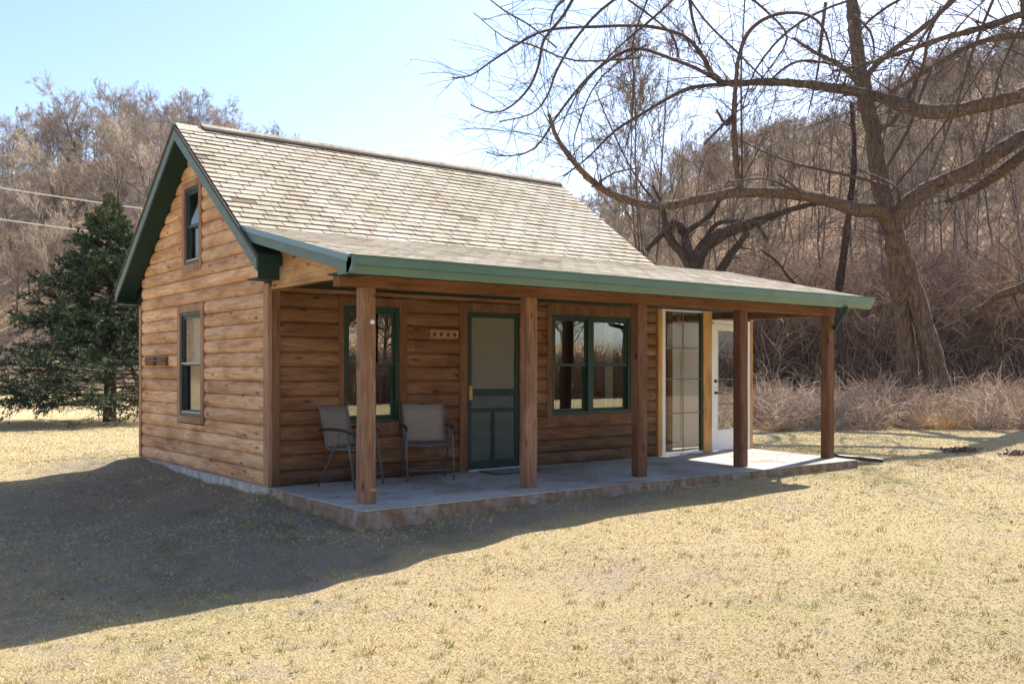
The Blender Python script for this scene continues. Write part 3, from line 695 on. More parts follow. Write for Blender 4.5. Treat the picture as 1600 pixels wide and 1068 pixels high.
# sunroom / glass entry at the right end
SX0, SX1, SX2, SX3 = 6.25, 6.40, 7.29, 7.49
mb = MB(); mb.box(SX0, 6.335, -.06, .03, .0, 2.262); mb.build('entry_post', M['fresh_wood'], cabin, bevel=.003)
mb = MB(); mb.box(6.336, SX1, -.05, .03, .0, 2.262); mb.build('panel_jamb', M['white'], cabin)
mb = MB(); mb.box(SX2, SX3, -.06, .05, .0, 2.262, .4); mb.build('entry_post', M['fresh_wood'], cabin, bevel=.003)
mb = MB(); mb.box(8.46, 8.53, -.06, .04, .0, 2.56); mb.build('entry_post', M['fresh_wood'], cabin, bevel=.003)  # corner post extended up behind the roof to block stray sun
mb = MB(); mb.box(SX1, SX2 - .001, -.045, .01, .0, .035); mb.box(SX1, SX2 - .001, -.04, .01, 2.235, 2.26); mb.box(SX1, SX1 + .025, -.04, .01, .035, 2.235)
sp = mb.build('glass_panel', M['white'], cabin)
mb = MB(); mb.box(SX1 + .025, SX2 - .002, -.018, -.013, .036, 2.234); mb.build('pane', M['glass_clear'], sp)
mb = MB(); xm = (SX1 + SX2) / 2
mb.box(xm - .007, xm + .007, -.026, -.019, .036, 2.234)
for z in (1.66, 1.18, .645): mb.box(SX1 + .025, xm - .008, -.026, -.019, z - .009, z + .009); mb.box(xm + .008, SX2 - .002, -.026, -.019, z - .009, z + .009)
mb.build('muntin', M['muntin'], sp)
mb = MB(); mb.box(SX2 - .045, SX2 - .002, -.036, .008, .036, 2.234); mb.build('edge_strip', M['win_green'], sp)
# white glazed door
a0, a1 = 7.53, 8.40
mb = MB(); mb.box(a0, a0 + .11, -.05, -.005, .015, 2.06); mb.box(a1 - .11, a1, -.05, -.005, .015, 2.06); mb.box(a0 + .11, a1 - .11, -.05, -.005, 1.96, 2.06); mb.box(a0 + .11, a1 - .11, -.05, -.005, .015, .35)
wd_ = mb.build('glazed_door', M['white'], cabin, bevel=.004)
mb = MB(); mb.box(a0 + .11, a1 - .11, -.03, -.026, .35, 1.96); mb.build('pane', M['glass_clear'], wd_)
for z in (1.54, 1.17, .77):
    mb = MB(); mb.box(a0 + .11, a1 - .11, -.045, -.031, z - .008, z + .008); mb.build('muntin', M['muntin'], wd_)
mb = MB(); mb.box(SX3 + .001, a0 - .004, -.055, .01, .0, 2.10); mb.box(SX3 + .001, 8.459, -.055, .01, 2.065, 2.13); mb.box(a1 + .004, 8.459, -.055, .01, .0, 2.064); mb.build('door_frame', M['white'], cabin)
mb = MB(); mb.tube([(a0 + .05, -.05, 1.14), (a0 + .05, -.075, 1.14)], .026, 10); mb.build('deadbolt', M['black'], wd_)
mb = MB(); mb.tube([(a0 + .05, -.05, .95), (a0 + .05, -.085, .95), (a0 + .06, -.10, .95), (a0 + .16, -.10, .945)], [.024, .018, .012, .009], 8); mb.build('door_handle', M['black'], wd_)
# room behind: rear wall, panelled white inner door, posts; right side open to the sun
mb = MB(); mb.box(6.27, 8.5, 3.0, 3.08, .0, 2.29); mb.build('entry_rear_wall', M['inner'], cabin)
mb = MB(); mb.box(6.252, 6.275, .1, 3.0, .0, 2.29); mb.build('entry_side_wall', M['inner'], cabin)
mb = MB(); mb.box(6.40, 8.46, .62, .66, .02, 2.12); mb.build('entry_divider', M['pale'], cabin)
dv = mb = MB(); mb.box(6.41, 8.45, .605, .619, 1.62, 1.70); mb.box(6.41, 8.45, .605, .619, .05, .14)
for x in (6.9, 7.5, 8.1): mb.box(x, x + .05, .603, .6185, .141, 1.619)
mb.build('divider_rail', M['blind'], cabin)
mb = MB(); mb.box(7.05, 7.15, .48, .60, .0, 2.29); mb.build('inner_post', M['beam'], cabin)
for q in (3.0, 1.5):
    mb = MB(); mb.box(8.46, 8.54, q, q + .08, .0, 2.29); mb.build('entry_post', M['fresh_wood'], cabin)
mb = MB(); mb.box(8.475, 8.515, .041, .22, .0, 2.199); mb.build('entry_sun_blocker', M['white'], cabin)  # panel added to keep a strip of sun off the slab
mb = MB(); mb.box(8.47, 8.52, .041, 2.99, 2.20, 2.52); mb.build('entry_header', M['beam'], cabin)  # header raised to stop sun passing over it onto the slab

# ------------------------------------------------------------------ things on the cabin
pl = empty('wall_plaque', (2.32, -.05, 1.78)); tag(pl, 'small wooden plaque with four dark leaf-shaped hooks beside the screen door', 'plaque')
mb = MB(); mb.box(-.215, .215, -.012, .008, -.055, .055); mb.build('board', M['plaque'], pl, bevel=.004)
for i in range(4):
    x = -.155 + i * .103; mb = MB()
    mb.prism([(x - .025, -.018), (x - .012, -.024), (x - .006, -.018), (x - .012, -.034), (x + .012, -.034), (x + .006, -.018), (x + .012, -.024), (x + .025, -.018), (x + .016, .006), (x, .028), (x - .016, .006)], 'y', -.019, -.0125)
    mb.build('leaf_hook', M['black'], pl)
rk = empty('wall_rack', (-.05, 4.0, 1.45)); tag(rk, 'dark two-board rack with a thin iron rod on the gable wall beside the lower window', 'rack')
for a, b in ((-.52, -.10), (.0, .42)):
    mb = MB(); mb.box(-.03, .012, a, b, -.065, .065); mb.build('board', M['beam'], rk, bevel=.006)
mb = MB(); mb.tube([(-.045, -.48, .005), (-.045, .62, .005)], .008, 6); mb.build('rod', M['black'], rk)
mt = MB(); mt.prism([(2.78, -.62), (3.42, -.62), (3.42, -.18), (2.78, -.18)], 'z', .004, .014); dm = mt.build('doormat', M['concrete'], None)
tag(dm, 'thin flat grey doormat lying on the porch floor in front of the screen door', 'doormat')
dm.data.materials.clear(); dm.data.materials.append(plain('grey_doormat', (.26, .25, .24), .95, .1, .2, 25))
mb = MB(); 
for q in ((2.78, 3.42, -.628, -.62), (2.78, 3.42, -.18, -.172)): mb.box(q[0], q[1], q[2], q[3], .003, .016)
mb.box(2.772, 2.78, -.628, -.172, .003, .016); mb.box(3.42, 3.428, -.628, -.172, .003, .016); mb.build('mat_border', M['mat'], dm)

M['sling'] = plain('grey_sling_fabric', (.27, .235, .195), .85, .15, .1, 60, sc=(1, 1, .3))
def chair(loc, rz, label):
    t = empty('patio_chair', loc, rz); tag(t, label, 'chair', 'sling patio chairs on the porch')
    hw = .255
    for s in (-1, 1):
        x = s * hw
        mb = MB(); mb.tube([(x, .245, .94), (x, .23, .89), (x, .135, .46), (x, .10, .42), (x, -.20, .435), (x, -.235, .42)], .0125, 8); mb.build('side_rail', M['chair_metal'], t, smooth=True)
        x2 = s * (hw + .022)
        mb = MB(); mb.tube([(x2, .24, .0), (x2, -.02, .50), (x2, -.06, .61)], .012, 8); mb.build('rear_leg', M['chair_metal'], t, smooth=True)
        x3 = s * (hw + .028)
        mb = MB(); mb.tube([(x3, -.27, .0), (x3, -.20, .42), (x3, -.165, .61)], .012, 8); mb.build('front_leg', M['chair_metal'], t, smooth=True)
        mb = MB(); mb.tube([(x3, .21, .645), (x3, .05, .655), (x3, -.15, .64), (x3, -.23, .61)], [.012, .018, .018, .012], 8); mb.build('armrest', M['black'], t, smooth=True)
        for (y,) in ((.27,), (-.29,)):
            pass
    for (y, z) in ((.20, .115), (-.262, .13)):
        mb = MB(); mb.tube([(-hw, y, z), (hw, y, z)], .008, 6); mb.build('stretcher', M['chair_metal'], t)
    mb = MB(); mb.tube([(-hw, -.205, .428), (0, -.205, .408), (hw, -.205, .428)], .011, 6); mb.build('seat_bar', M['chair_metal'], t)
    # sling fabric
    def sheet(prof, nm):
        mb = MB(); n = 6; ws = hw - .008
        for k in range(len(prof) - 1):
            for i in range(n):
                u0, u1 = -1 + 2 * i / n, -1 + 2 * (i + 1) / n
                def P(u, p, o=0): sag = .018 * (1 - u * u); return (u * ws, p[0] + sag * p[2] + o, p[1] - sag * (1 - p[2]) )
                mb.poly([P(u0, prof[k]), P(u1, prof[k]), P(u1, prof[k+1]), P(u0, prof[k+1])])
        ob = mb.build(nm, M['sling'], t, smooth=True, merge=True); so = ob.modifiers.new('thick', 'SOLIDIFY'); so.thickness = .004; return ob
    sheet([(.234, .905, .6), (.205, .77, .9), (.174, .63, .9), (.142, .49, .8), (.13, .455, .6)], 'backrest')
    sheet([(.14, .452, .2), (.09, .425, 0), (-.05, .428, 0), (-.205, .437, 0)], 'seat')
    return t
def face(dx, dy): return math.atan2(dy, dx) + pi / 2      # local -y -> (dx,dy)
chair((.80, -.38, 0), face(.44, -.90), 'grey sling patio chair turned sideways, partly behind the first porch post')
chair((1.83, -.40, 0), face(-.36, -.93), 'grey sling patio chair facing the lawn, beside the screen door')

# ------------------------------------------------------------------ trees
def grow(rng, S, D, L, R0, m, wobb, grav, taper=.35, up=0):
    n = len(S); P = np.empty((n, m, 3)); P[:, 0] = S; d = norm(D.copy()); st = (L / (m - 1))[:, None]
    for i in range(1, m):
        d = norm(d + rng.normal(0, wobb, (n, 3)) + np.array([0, 0, grav]))
        P[:, i] = P[:, i - 1] + d * st
    t = np.linspace(0, 1, m)[None]
    return P, R0[:, None] * (1 - (1 - taper) * t)
def spawn(rng, P, R, cnt, tmin, ang, lenf, radf, Lpar, upb=0., tmax=1.):
    n, m, _ = P.shape; idx = np.repeat(np.arange(n), cnt); k = len(idx)
    t = rng.uniform(tmin, tmax, k) * (m - 1); i0 = np.minimum(t.astype(int), m - 2); f = (t - i0)[:, None]
    S = P[idx, i0] * (1 - f) + P[idx, i0 + 1] * f; T = norm(P[idx, i0 + 1] - P[idx, i0])
    q = norm(np.cross(T, norm(rng.normal(size=(k, 3))))); a = np.radians(rng.uniform(ang[0], ang[1], k))[:, None]
    D = norm(T * np.cos(a) + q * np.sin(a) + np.array([0, 0, upb]))
    Rr = (R[idx, i0] * (1 - f[:, 0]) + R[idx, i0 + 1] * f[:, 0]) * radf
    L = Lpar[idx] * lenf * rng.uniform(.6, 1.25, k) * (1.15 - .5 * (t / (m - 1)))
    return S, D, L, Rr
def bare_tree(seed, H=10., r=.16, limbs=13, spread=(25, 60), l2=6, l3=6, l4=4, stems=1, grav=.06, tmin=.28, twr=.010, lenf=.42, lean=.05):
    """returns (trunk VF), (crown VF)"""
    rng = np.random.default_rng(seed)
    S = np.zeros((stems, 3)); S[:, :2] = rng.normal(0, .12 * (stems > 1), (stems, 2)); S[:, 2] = -.3
    D = norm(np.stack([rng.normal(0, lean + .12 * (stems > 1), stems), rng.normal(0, lean + .12 * (stems > 1), stems), np.ones(stems)], -1))
    L = np.full(stems, H) * rng.uniform(.85, 1, stems)
    P0, R0 = grow(rng, S, D, L, np.full(stems, r), 9, .06, .03, .15)
    a = spawn(rng, P0, R0, limbs, tmin, spread, lenf, .55, L, .12)
    P1, R1 = grow(rng, a[0], a[1], a[2], a[3], 6, .13, grav, .3)
    b = spawn(rng, P1, R1, l2, .2, (25, 60), .5, .6, a[2], .1)
    P2, R2 = grow(rng, b[0], b[1], b[2], np.maximum(b[3], twr * 1.3), 5, .10, grav, .4)
    c = spawn(rng, P2, R2, l3, .15, (20, 60), .55, .6, b[2], .1)
    P3, R3 = grow(rng, c[0], c[1], c[2], np.maximum(c[3], twr), 4, .10, grav * 1.3, .4)
    out = [tubes(P2, R2, 3), tubes(P3, R3, 3)]
    if l4:
        d = spawn(rng, P3, R3, l4, .1, (20, 60), .6, .7, c[2], .1)
        P4, R4 = grow(rng, d[0], d[1], d[2], np.maximum(d[3], twr * .8), 3, .10, grav * 1.3, .5); out.append(tubes(P4, R4, 3))
    return join_vf([tubes(P0, R0, 7), tubes(P1, R1, 5)]), join_vf(out)

def make_tree_meshes(n, prefix, base, tm, cm, **kw):
    res = []
    for i in range(n):
        k = dict(kw); k['seed'] = base + i
        a, b = bare_tree(**k)
        res.append((np_mesh(prefix + '_trunk', a[0], a[1], tm, link=False, smooth=True), np_mesh(prefix + '_crown', b[0], b[1], cm, link=False)))
    return res
def place_tree(meshes, x, y, s, rz, label, group=None, name='bare_tree', z=None, tilt=(0, 0)):
    t = empty(name, (x, y, (hz(x, y) if z is None else z) - .1), rz); t.scale = (s[0], s[0], s[1]); t.rotation_euler = (tilt[0], tilt[1], rz)
    tag(t, label, 'tree', group)
    for nm, me in zip(('trunk', 'crown'), meshes):
        o = bpy.data.objects.new(nm, me); COL.objects.link(o); o.parent = t
    return t
far_p = make_tree_meshes(6, 'far', 100, M['forest_trunk'], M['forest'], H=9.2, r=.17, limbs=15, l2=7, l3=6, l4=5, twr=.017, lenf=.48, spread=(35, 72), grav=.045, tmin=.35)
mid_p = make_tree_meshes(5, 'mid', 200, M['forest_trunk'], M['forest'], H=9.0, r=.11, limbs=14, l2=6, l3=5, l4=4, twr=.011, lenf=.36, tmin=.35, spread=(20, 50))
sap_p = make_tree_meshes(5, 'sapling', 300, M['forest_trunk'], M['forest'], H=7.5, r=.065, limbs=10, l2=5, l3=4, l4=0, twr=.009, lenf=.28, tmin=.4, spread=(20, 45), lean=.09)

def at_px(px, D):
    p = CP + D * (FW + RT * (px - 800) / FPX); return p[0], p[1]
TX = [-700, 0, 60, 120, 180, 265, 330, 400, 470, 520, 600, 850, 930, 1000, 1100, 1200, 1300, 1400, 1500, 1600, 2600]
TY = [200, 160, 152, 140, 128, 130, 148, 188, 218, 255, 300, 300, 292, 262, 222, 190, 168, 112, 62, 30, 0]
def cap_scale(px, D, g, s, h):
    top = CP[2] + (HY - np.interp(px, TX, TY)) / FPX * D
    return max(.3, min(s, (top - g) / h))
rng = random.Random(77)
count = 0
# left and middle hillside
LB = 'leafless tree among many on the wooded hillside left of the cabin'
for i in range(112):
    px = rng.uniform(-120, 620); fd = np.interp(px, SKY_X, FOOT_D); rd = np.interp(px, SKY_X, RID_D)
    D = fd + 3 + (rd - fd) * rng.random() ** .8 * .93; x, y = at_px(px, D); s = cap_scale(px, D, hz(x, y), rng.uniform(.75, 1.1), 11.8)
    place_tree(rng.choice(far_p), x, y, (s, s * rng.uniform(.9, 1.15)), rng.uniform(0, 6.28), LB, 'bare trees on the left hillside'); count += 1
LR = 'leafless tree standing on the crest of the left hill against the sky'
for i, (px, yt) in enumerate(((-40, 150), (20, 135), (60, 150), (120, 112), (150, 140), (180, 104), (215, 130), (265, 114), (300, 150), (330, 138), (360, 172), (410, 182), (440, 200), (468, 215), (95, 160), (240, 160), (385, 200), (510, 255))):
    D = np.interp(px, SKY_X, RID_D) * rng.uniform(.96, 1.03); x, y = at_px(px, D); g = hz(x, y); top = CP[2] + (HY - yt) / FPX * D
    s = max((top - g) / 11.8, .45); place_tree(far_p[i % 6], x, y, (s * 1.05, s), rng.uniform(0, 6.28), LR, 'trees on the crest of the left hill'); count += 1
# ridge seen over the roof
LM = 'leafless treetop showing just above the cabin roof ridge'
for px in (715, 735, 752, 775, 790, 815, 690, 840):
    D = 120; x, y = at_px(px, D); g = hz(x, y); top = CP[2] + (HY - rng.uniform(250, 272)) / FPX * D
    s = (top - g) / 9.6; place_tree(rng.choice(mid_p), x, y, (s * .7, s), rng.uniform(0, 6.28), LM, 'treetops above the roof'); count += 1
# right hillside
LG = 'leafless tree among many on the wooded slope right of the cabin'
for i in range(80):
    px = rng.uniform(860, 1750); fd = np.interp(px, SKY_X, FOOT_D); rd = np.interp(px, SKY_X, RID_D)
    D = fd + 8 + (rd - fd - 8) * rng.random() ** .75 * (.9 if px > 1350 else .8); x, y = at_px(px, D); s = rng.uniform(.6, .95) * (1 if px > 1350 else .8); s = cap_scale(px, D, hz(x, y), s, 9.6)
    place_tree(rng.choice(mid_p if D < 60 else far_p), x, y, (s * (.85 if D > 60 else 1), s), rng.uniform(0, 6.28), LG, 'bare trees on the right slope'); count += 1
LS = 'thin leafless sapling on the leaf-covered slope behind the brush'
for i in range(95):
    px = rng.uniform(1040, 1720); fd = np.interp(px, SKY_X, FOOT_D); D = fd + rng.uniform(2.5, 22); x, y = at_px(px, D); s = rng.uniform(.65, 1.1)
    place_tree(rng.choice(sap_p), x, y, (s, s), rng.uniform(0, 6.28), LS, 'saplings on the right slope', tilt=(rng.uniform(-.08, .08), rng.uniform(-.08, .08))); count += 1
# trees behind the photographer (seen in the window glass)
for i in range(34):
    x = rng.uniform(-2, 42); y = rng.uniform(-52, -30); s = rng.uniform(.9, 1.4)
    place_tree(rng.choice(far_p), x, y, (s, s), rng.uniform(0, 6.28), 'leafless tree reflected in the porch windows from across the lawn', 'trees across the lawn')
# denser mass behind the individuals
def merged(protos_kw, spots, seed, name, label, mat, cat='woods'):
    parts = []; rngn = np.random.default_rng(seed); pr = [bare_tree(seed=seed + i, **protos_kw) for i in range(4)]; tn = []
    for (x, y, s) in spots:
        a, b = pr[rngn.integers(4)]; th = rngn.uniform(0, 6.28); c, s_ = np.cos(th), np.sin(th); R = np.array([[c, -s_, 0], [s_, c, 0], [0, 0, 1]])
        z = hz(x, y) - .1
        for q in (a, b): parts.append((q[0] @ R.T * s + np.array([x, y, z]), q[1]))
    V, F = join_vf(parts); o = np_mesh(name, V, F, mat); tag(o, label, cat, kind='stuff'); return o
M['forest_mass'] = twig_mat('forest_mass_twigs', (.22, .175, .14), (.40, .33, .265))
kw = dict(H=9, r=.14, limbs=10, l2=5, l3=5, l4=0, twr=.03, lenf=.42, spread=(30, 65))
spots = []
for i in range(300):
    px = rng.uniform(-150, 640) if i < 190 else rng.uniform(850, 1720); fd = np.interp(px, SKY_X, FOOT_D); rd = np.interp(px, SKY_X, RID_D)
    D = fd + 10 + (rd - fd) * (.15 + .85 * rng.random()); x, y = at_px(px, D); spots.append((x, y, cap_scale(px, D, hz(x, y), rng.uniform(.6, .9), 10)))
merged(kw, spots, 900, 'woodland', 'dense mass of bare brown branches filling the wooded hillsides', M['forest_mass'])

# tall tree clump behind the right end of the roof
tall = make_tree_meshes(1, 'tall', 402, M['forest_trunk'], M['forest'], H=11.5, r=.065, limbs=11, l2=6, l3=6, l4=3, stems=4, twr=.010, lenf=.30, tmin=.3, spread=(15, 42), lean=.06)
x, y = at_px(1010, 42); place_tree(tall[0], x, y, (1.1, 1.3), 1.1, 'tall bare multi-stemmed tree rising behind the right end of the roof', name='multi_stem_tree')
tall = make_tree_meshes(1, 'tall', 417, M['forest_trunk'], M['forest'], H=10, r=.06, limbs=11, l2=6, l3=5, l4=3, stems=3, twr=.009, lenf=.30, tmin=.3, spread=(15, 42), lean=.06)
x, y = at_px(1085, 36); place_tree(tall[0], x, y, (1, .85), 1.9, 'shorter bare tree right of the tall multi-stemmed tree behind the roof', name='multi_stem_tree')

# hand-laid limbs of the big near trees ( px, py, distance, width px )
def limb(pts, sub=6):
    pts = np.array(pts, float); P = np.array([W(*p[:3]) for p in pts]); R = pts[:, 3] / 2 / FPX * pts[:, 2]
    n = len(P); out = []; rr = []
    for i in range(n - 1):
        p0 = P[max(i - 1, 0)]; p1 = P[i]; p2 = P[i + 1]; p3 = P[min(i + 2, n - 1)]
        for k in range(sub):
            t = k / sub; out.append(.5 * (2 * p1 + (p2 - p0) * t + (2 * p0 - 5 * p1 + 4 * p2 - p3) * t * t + (3 * p1 - p0 - 3 * p2 + p3) * t ** 3)); rr.append(R[i] * (1 - t) + R[i + 1] * t)
    out.append(P[-1]); rr.append(R[-1]); return np.array(out), np.array(rr)
def big_tree(name, label, trunks, limbs_, twigs, seed, base, bark, ds=1., dens=1., wk=.9):
    trunks, limbs_, twigs = [[[(q[0], q[1], q[2] * ds, q[3] * k_) for q in l] for l in g] for g, k_ in ((trunks, wk), (limbs_, wk), (twigs, 1))]
    rngn = np.random.default_rng(seed); t = empty(name, base); tag(t, label, 'tree')
    off = -np.array(base)
    def mk(ls, k, nm, mat, smooth_=True, rough=0):
        parts = []
        for l in ls:
            P, R = limb(l); R = R * (1 + rngn.normal(0, .05, len(R)))
            v, f = tubes((P + off)[None], R[None], k)
            if rough: v = v + rngn.normal(0, rough, v.shape)
            parts.append((v, f))
        V, F = join_vf(parts); return np_mesh(nm, V, F, mat, t, smooth_)
    mk(trunks, 18, 'trunk', bark, True, .022)
    for l in limbs_: mk([l], 9, 'limb', bark, True, .009)
    # broken stubs along the limbs
    parts = []; groups = []
    for l in limbs_ + trunks:
        P, R = limb(l); q = P[:, 2] > 2.5; P, R = P[q], R[q]
        if len(P) < 4: continue
        S, D, LL, RR = spawn(rngn, (P + off)[None], R[None], 5, .1, (45, 85), 1, .38, np.array([1.]), .2)
        Pa, Ra = grow(rngn, S, D, rngn.uniform(.15, .7, len(S)), np.minimum(RR, .06), 5, .16, .02, .55); parts.append(tubes(Pa, Ra, 5))
    for l in twigs:
        P, R = limb(l, 3); parts.append(tubes((P + off)[None], R[None], 4)); groups.append((P + off, R))
    srcs = [(limb(l), 1) for l in limbs_ + trunks] + [((g[0] - off, g[1]), 0) for g in groups]
    for (P, R), big in srcs:
        L = np.linalg.norm(np.diff(P, axis=0), axis=1).sum(); n = int(L * (3.4 if big else 4.5) * dens / ds) + 1
        P1 = (P + off)[None]
        S, D, LL, RR = spawn(rngn, P1, R[None], n, .12 if big else .05, (35, 80), 1, 1, np.array([1.0]), .35 if big else .0)
        if big:
            keep = S[:, 2] + base[2] > 3.6; S, D = S[keep], D[keep]
            if len(S) == 0: continue
        k = len(S); LL = (rngn.uniform(.9, 2.9, k) if big else rngn.uniform(.3, 1.2, k)) * ds
        rr = (rngn.uniform(.007, .014, k) if big else rngn.uniform(.005, .008, k)) * ds
        Pa, Ra = grow(rngn, S, D, LL, rr, 9, .13, -.05, .35); parts.append(tubes(Pa, Ra, 3))
        c = spawn(rngn, Pa, Ra, 5 if big else 2, .15, (25, 65), .38, .65, LL, 0)
        Pb, Rb = grow(rngn, c[0], c[1], c[2], np.maximum(c[3], .0048), 6, .16, -.03, .5); parts.append(tubes(Pb, Rb, 3))
        if big:
            c2 = spawn(rngn, Pb, Rb, 2, .2, (25, 65), .5, .8, c[2], 0); Pc, Rc = grow(rngn, c2[0], c2[1], c2[2], np.maximum(c2[3], .0042), 4, .16, 0, .5); parts.append(tubes(Pc, Rc, 3))
    V, F = join_vf(parts); np_mesh('twigs', V, F, M['twig_near'], t)
    return t
b1 = W(1452, 684, 22 * 1.36); b1[2] = hz(b1[0], b1[1])
T1 = [[(1482,690,22,46),(1472,630,22,40),(1460,570,22,36),(1442,500,22,33),(1420,430,22,33),(1394,355,22,36),(1376,285,22.3,32),(1364,205,22.5,27),(1348,140,22.5,26),(1338,65,22.6,22),(1331,0,22.8,18),(1322,-90,23,13)],
      [(1424,690,22.3,38),(1421,600,22.3,34),(1410,500,22.2,32),(1404,430,22.1,32),(1396,370,22,28)]]
A = [[(1392,345,22,26),(1372,330,21.8,25),(1340,328,21.5,24),(1290,313,21,22),(1250,304,20.5,20),(1200,300,20,19),(1150,301,19.7,18),(1100,309,19.3,16),(1050,320,19,15),(1000,318,18.7,14),(950,300,18.4,13),(920,278,18.2,12),(895,250,18,10),(870,215,17.8,7),(857,178,17.7,4)],
     [(1168,301,19.8,11),(1153,280,19.7,10),(1149,230,19.6,10),(1147,180,19.5,9),(1149,140,19.5,8),(1152,100,19.4,7)],
     [(1396,345,22,30),(1425,312,21.8,28),(1465,288,21.5,27),(1520,264,21.2,27),(1562,236,21,27),(1605,212,21,27),(1700,180,21,24)],
     [(1345,140,22.5,12),(1330,115,22.3,10),(1300,95,22,8),(1270,80,21.8,6),(1240,60,21.5,5)],
     [(1345,135,22.5,12),(1370,100,22.2,10),(1420,60,22,9),(1470,20,22,8),(1520,-30,22,6)],
     [(1372,200,22.4,10),(1400,185,22.2,8),(1440,110,22,6),(1450,60,22,5),(1470,10,22,4)]]
TW1 = [[(1152,100,19.4,7),(1163,62,19.3,7),(1182,38,19.2,6),(1215,22,19,6),(1258,22,18.8,5),(1285,42,18.6,4),(1298,80,18.5,3),(1304,125,18.4,2)],
     [(1148,180,19.5,7),(1135,195,19.3,6),(1120,172,19.1,5)],
     [(1147,178,19.5,6),(1120,205,19,5),(1100,225,18.7,3)],
     [(1290,5,21,7),(1283,60,20.8,6),(1278,110,20.7,4),(1262,180,20.6,2)],
     [(1160,300,19.8,5),(1158,120,19,4),(1161,50,18.8,3),(1165,-20,18.5,3)],
     [(1216,272,20,3),(1240,290,20.2,4),(1252,304,20.4,5)],
     [(1300,100,21,4),(1250,95,20,4),(1210,120,19.5,3),(1180,160,19,2)],
     [(1330,20,22.5,5),(1360,50,22,4),(1365,90,21.6,3),(1350,110,21.4,2)],
     [(1385,290,22,5),(1330,275,21,5),(1260,260,20.2,4),(1200,240,19.6,3),(1150,215,19,2)],
     [(1380,270,22,5),(1420,200,21.6,5),(1450,120,21.4,4),(1500,40,21.3,3),(1560,-20,21.3,3)],
     [(1392,300,22,4),(1440,240,21.5,4),(1500,160,21.3,3),(1560,60,21.2,3)],
     [(1400,335,22,6),(1405,300,21.7,5),(1380,280,21.5,3),(1330,262,21.2,2)],
     [(1250,304,20.4,4),(1225,290,20,4),(1190,278,19.6,3),(1130,286,19,2)],
     [(930,290,18.2,4),(960,270,18,3),(1000,262,18,2)],
     [(1028,322,18.8,5),(990,270,18.6,4),(955,200,18.4,3),(930,140,18.3,2)]]
big_tree('big_bare_tree', 'large bare tree with two leaning trunks and a long limb reaching left above the roof', T1, A, TW1, 5, b1, M['bark'], 1.36, 1.7)
b2 = W(1665, 720, 16 * 1.6); b2[2] = hz(b2[0], b2[1])
T2 = [[(1668,760,16,70),(1660,600,16,60),(1650,400,16,54),(1645,250,16,46),(1640,130,16,40),(1622,60,16,32),(1606,0,16,26),(1590,-90,16,18)]]
A2 = [[(1650,125,16,27),(1600,148,16,25),(1540,163,16.2,25),(1480,174,16.3,25),(1440,173,16.5,24),(1400,160,16.8,21),(1350,146,17,19),(1300,137,17,16),(1250,131,17,14),(1200,128,17,13),(1150,130,17,12),(1128,128,17,11),(1112,114,17,10),(1100,92,16.9,8),(1082,66,16.8,7)],
      [(1650,225,16.4,24),(1600,243,17.5,21),(1550,278,18.5,18),(1505,305,19.5,14),(1478,314,20,8)],
      [(1640,20,16,14),(1600,22,16,12),(1540,42,16.2,11),(1480,58,16.4,9),(1420,78,16.6,8),(1360,98,16.8,6),(1300,112,17,4)],
      [(1640,60,16,12),(1590,55,16,11),(1520,70,16.2,9),(1450,110,16.5,7),(1400,140,16.7,5),(1350,190,17,3)],
      [(1640,420,16,24),(1600,448,16.5,19),(1560,462,17.2,14),(1530,490,18,8)]]
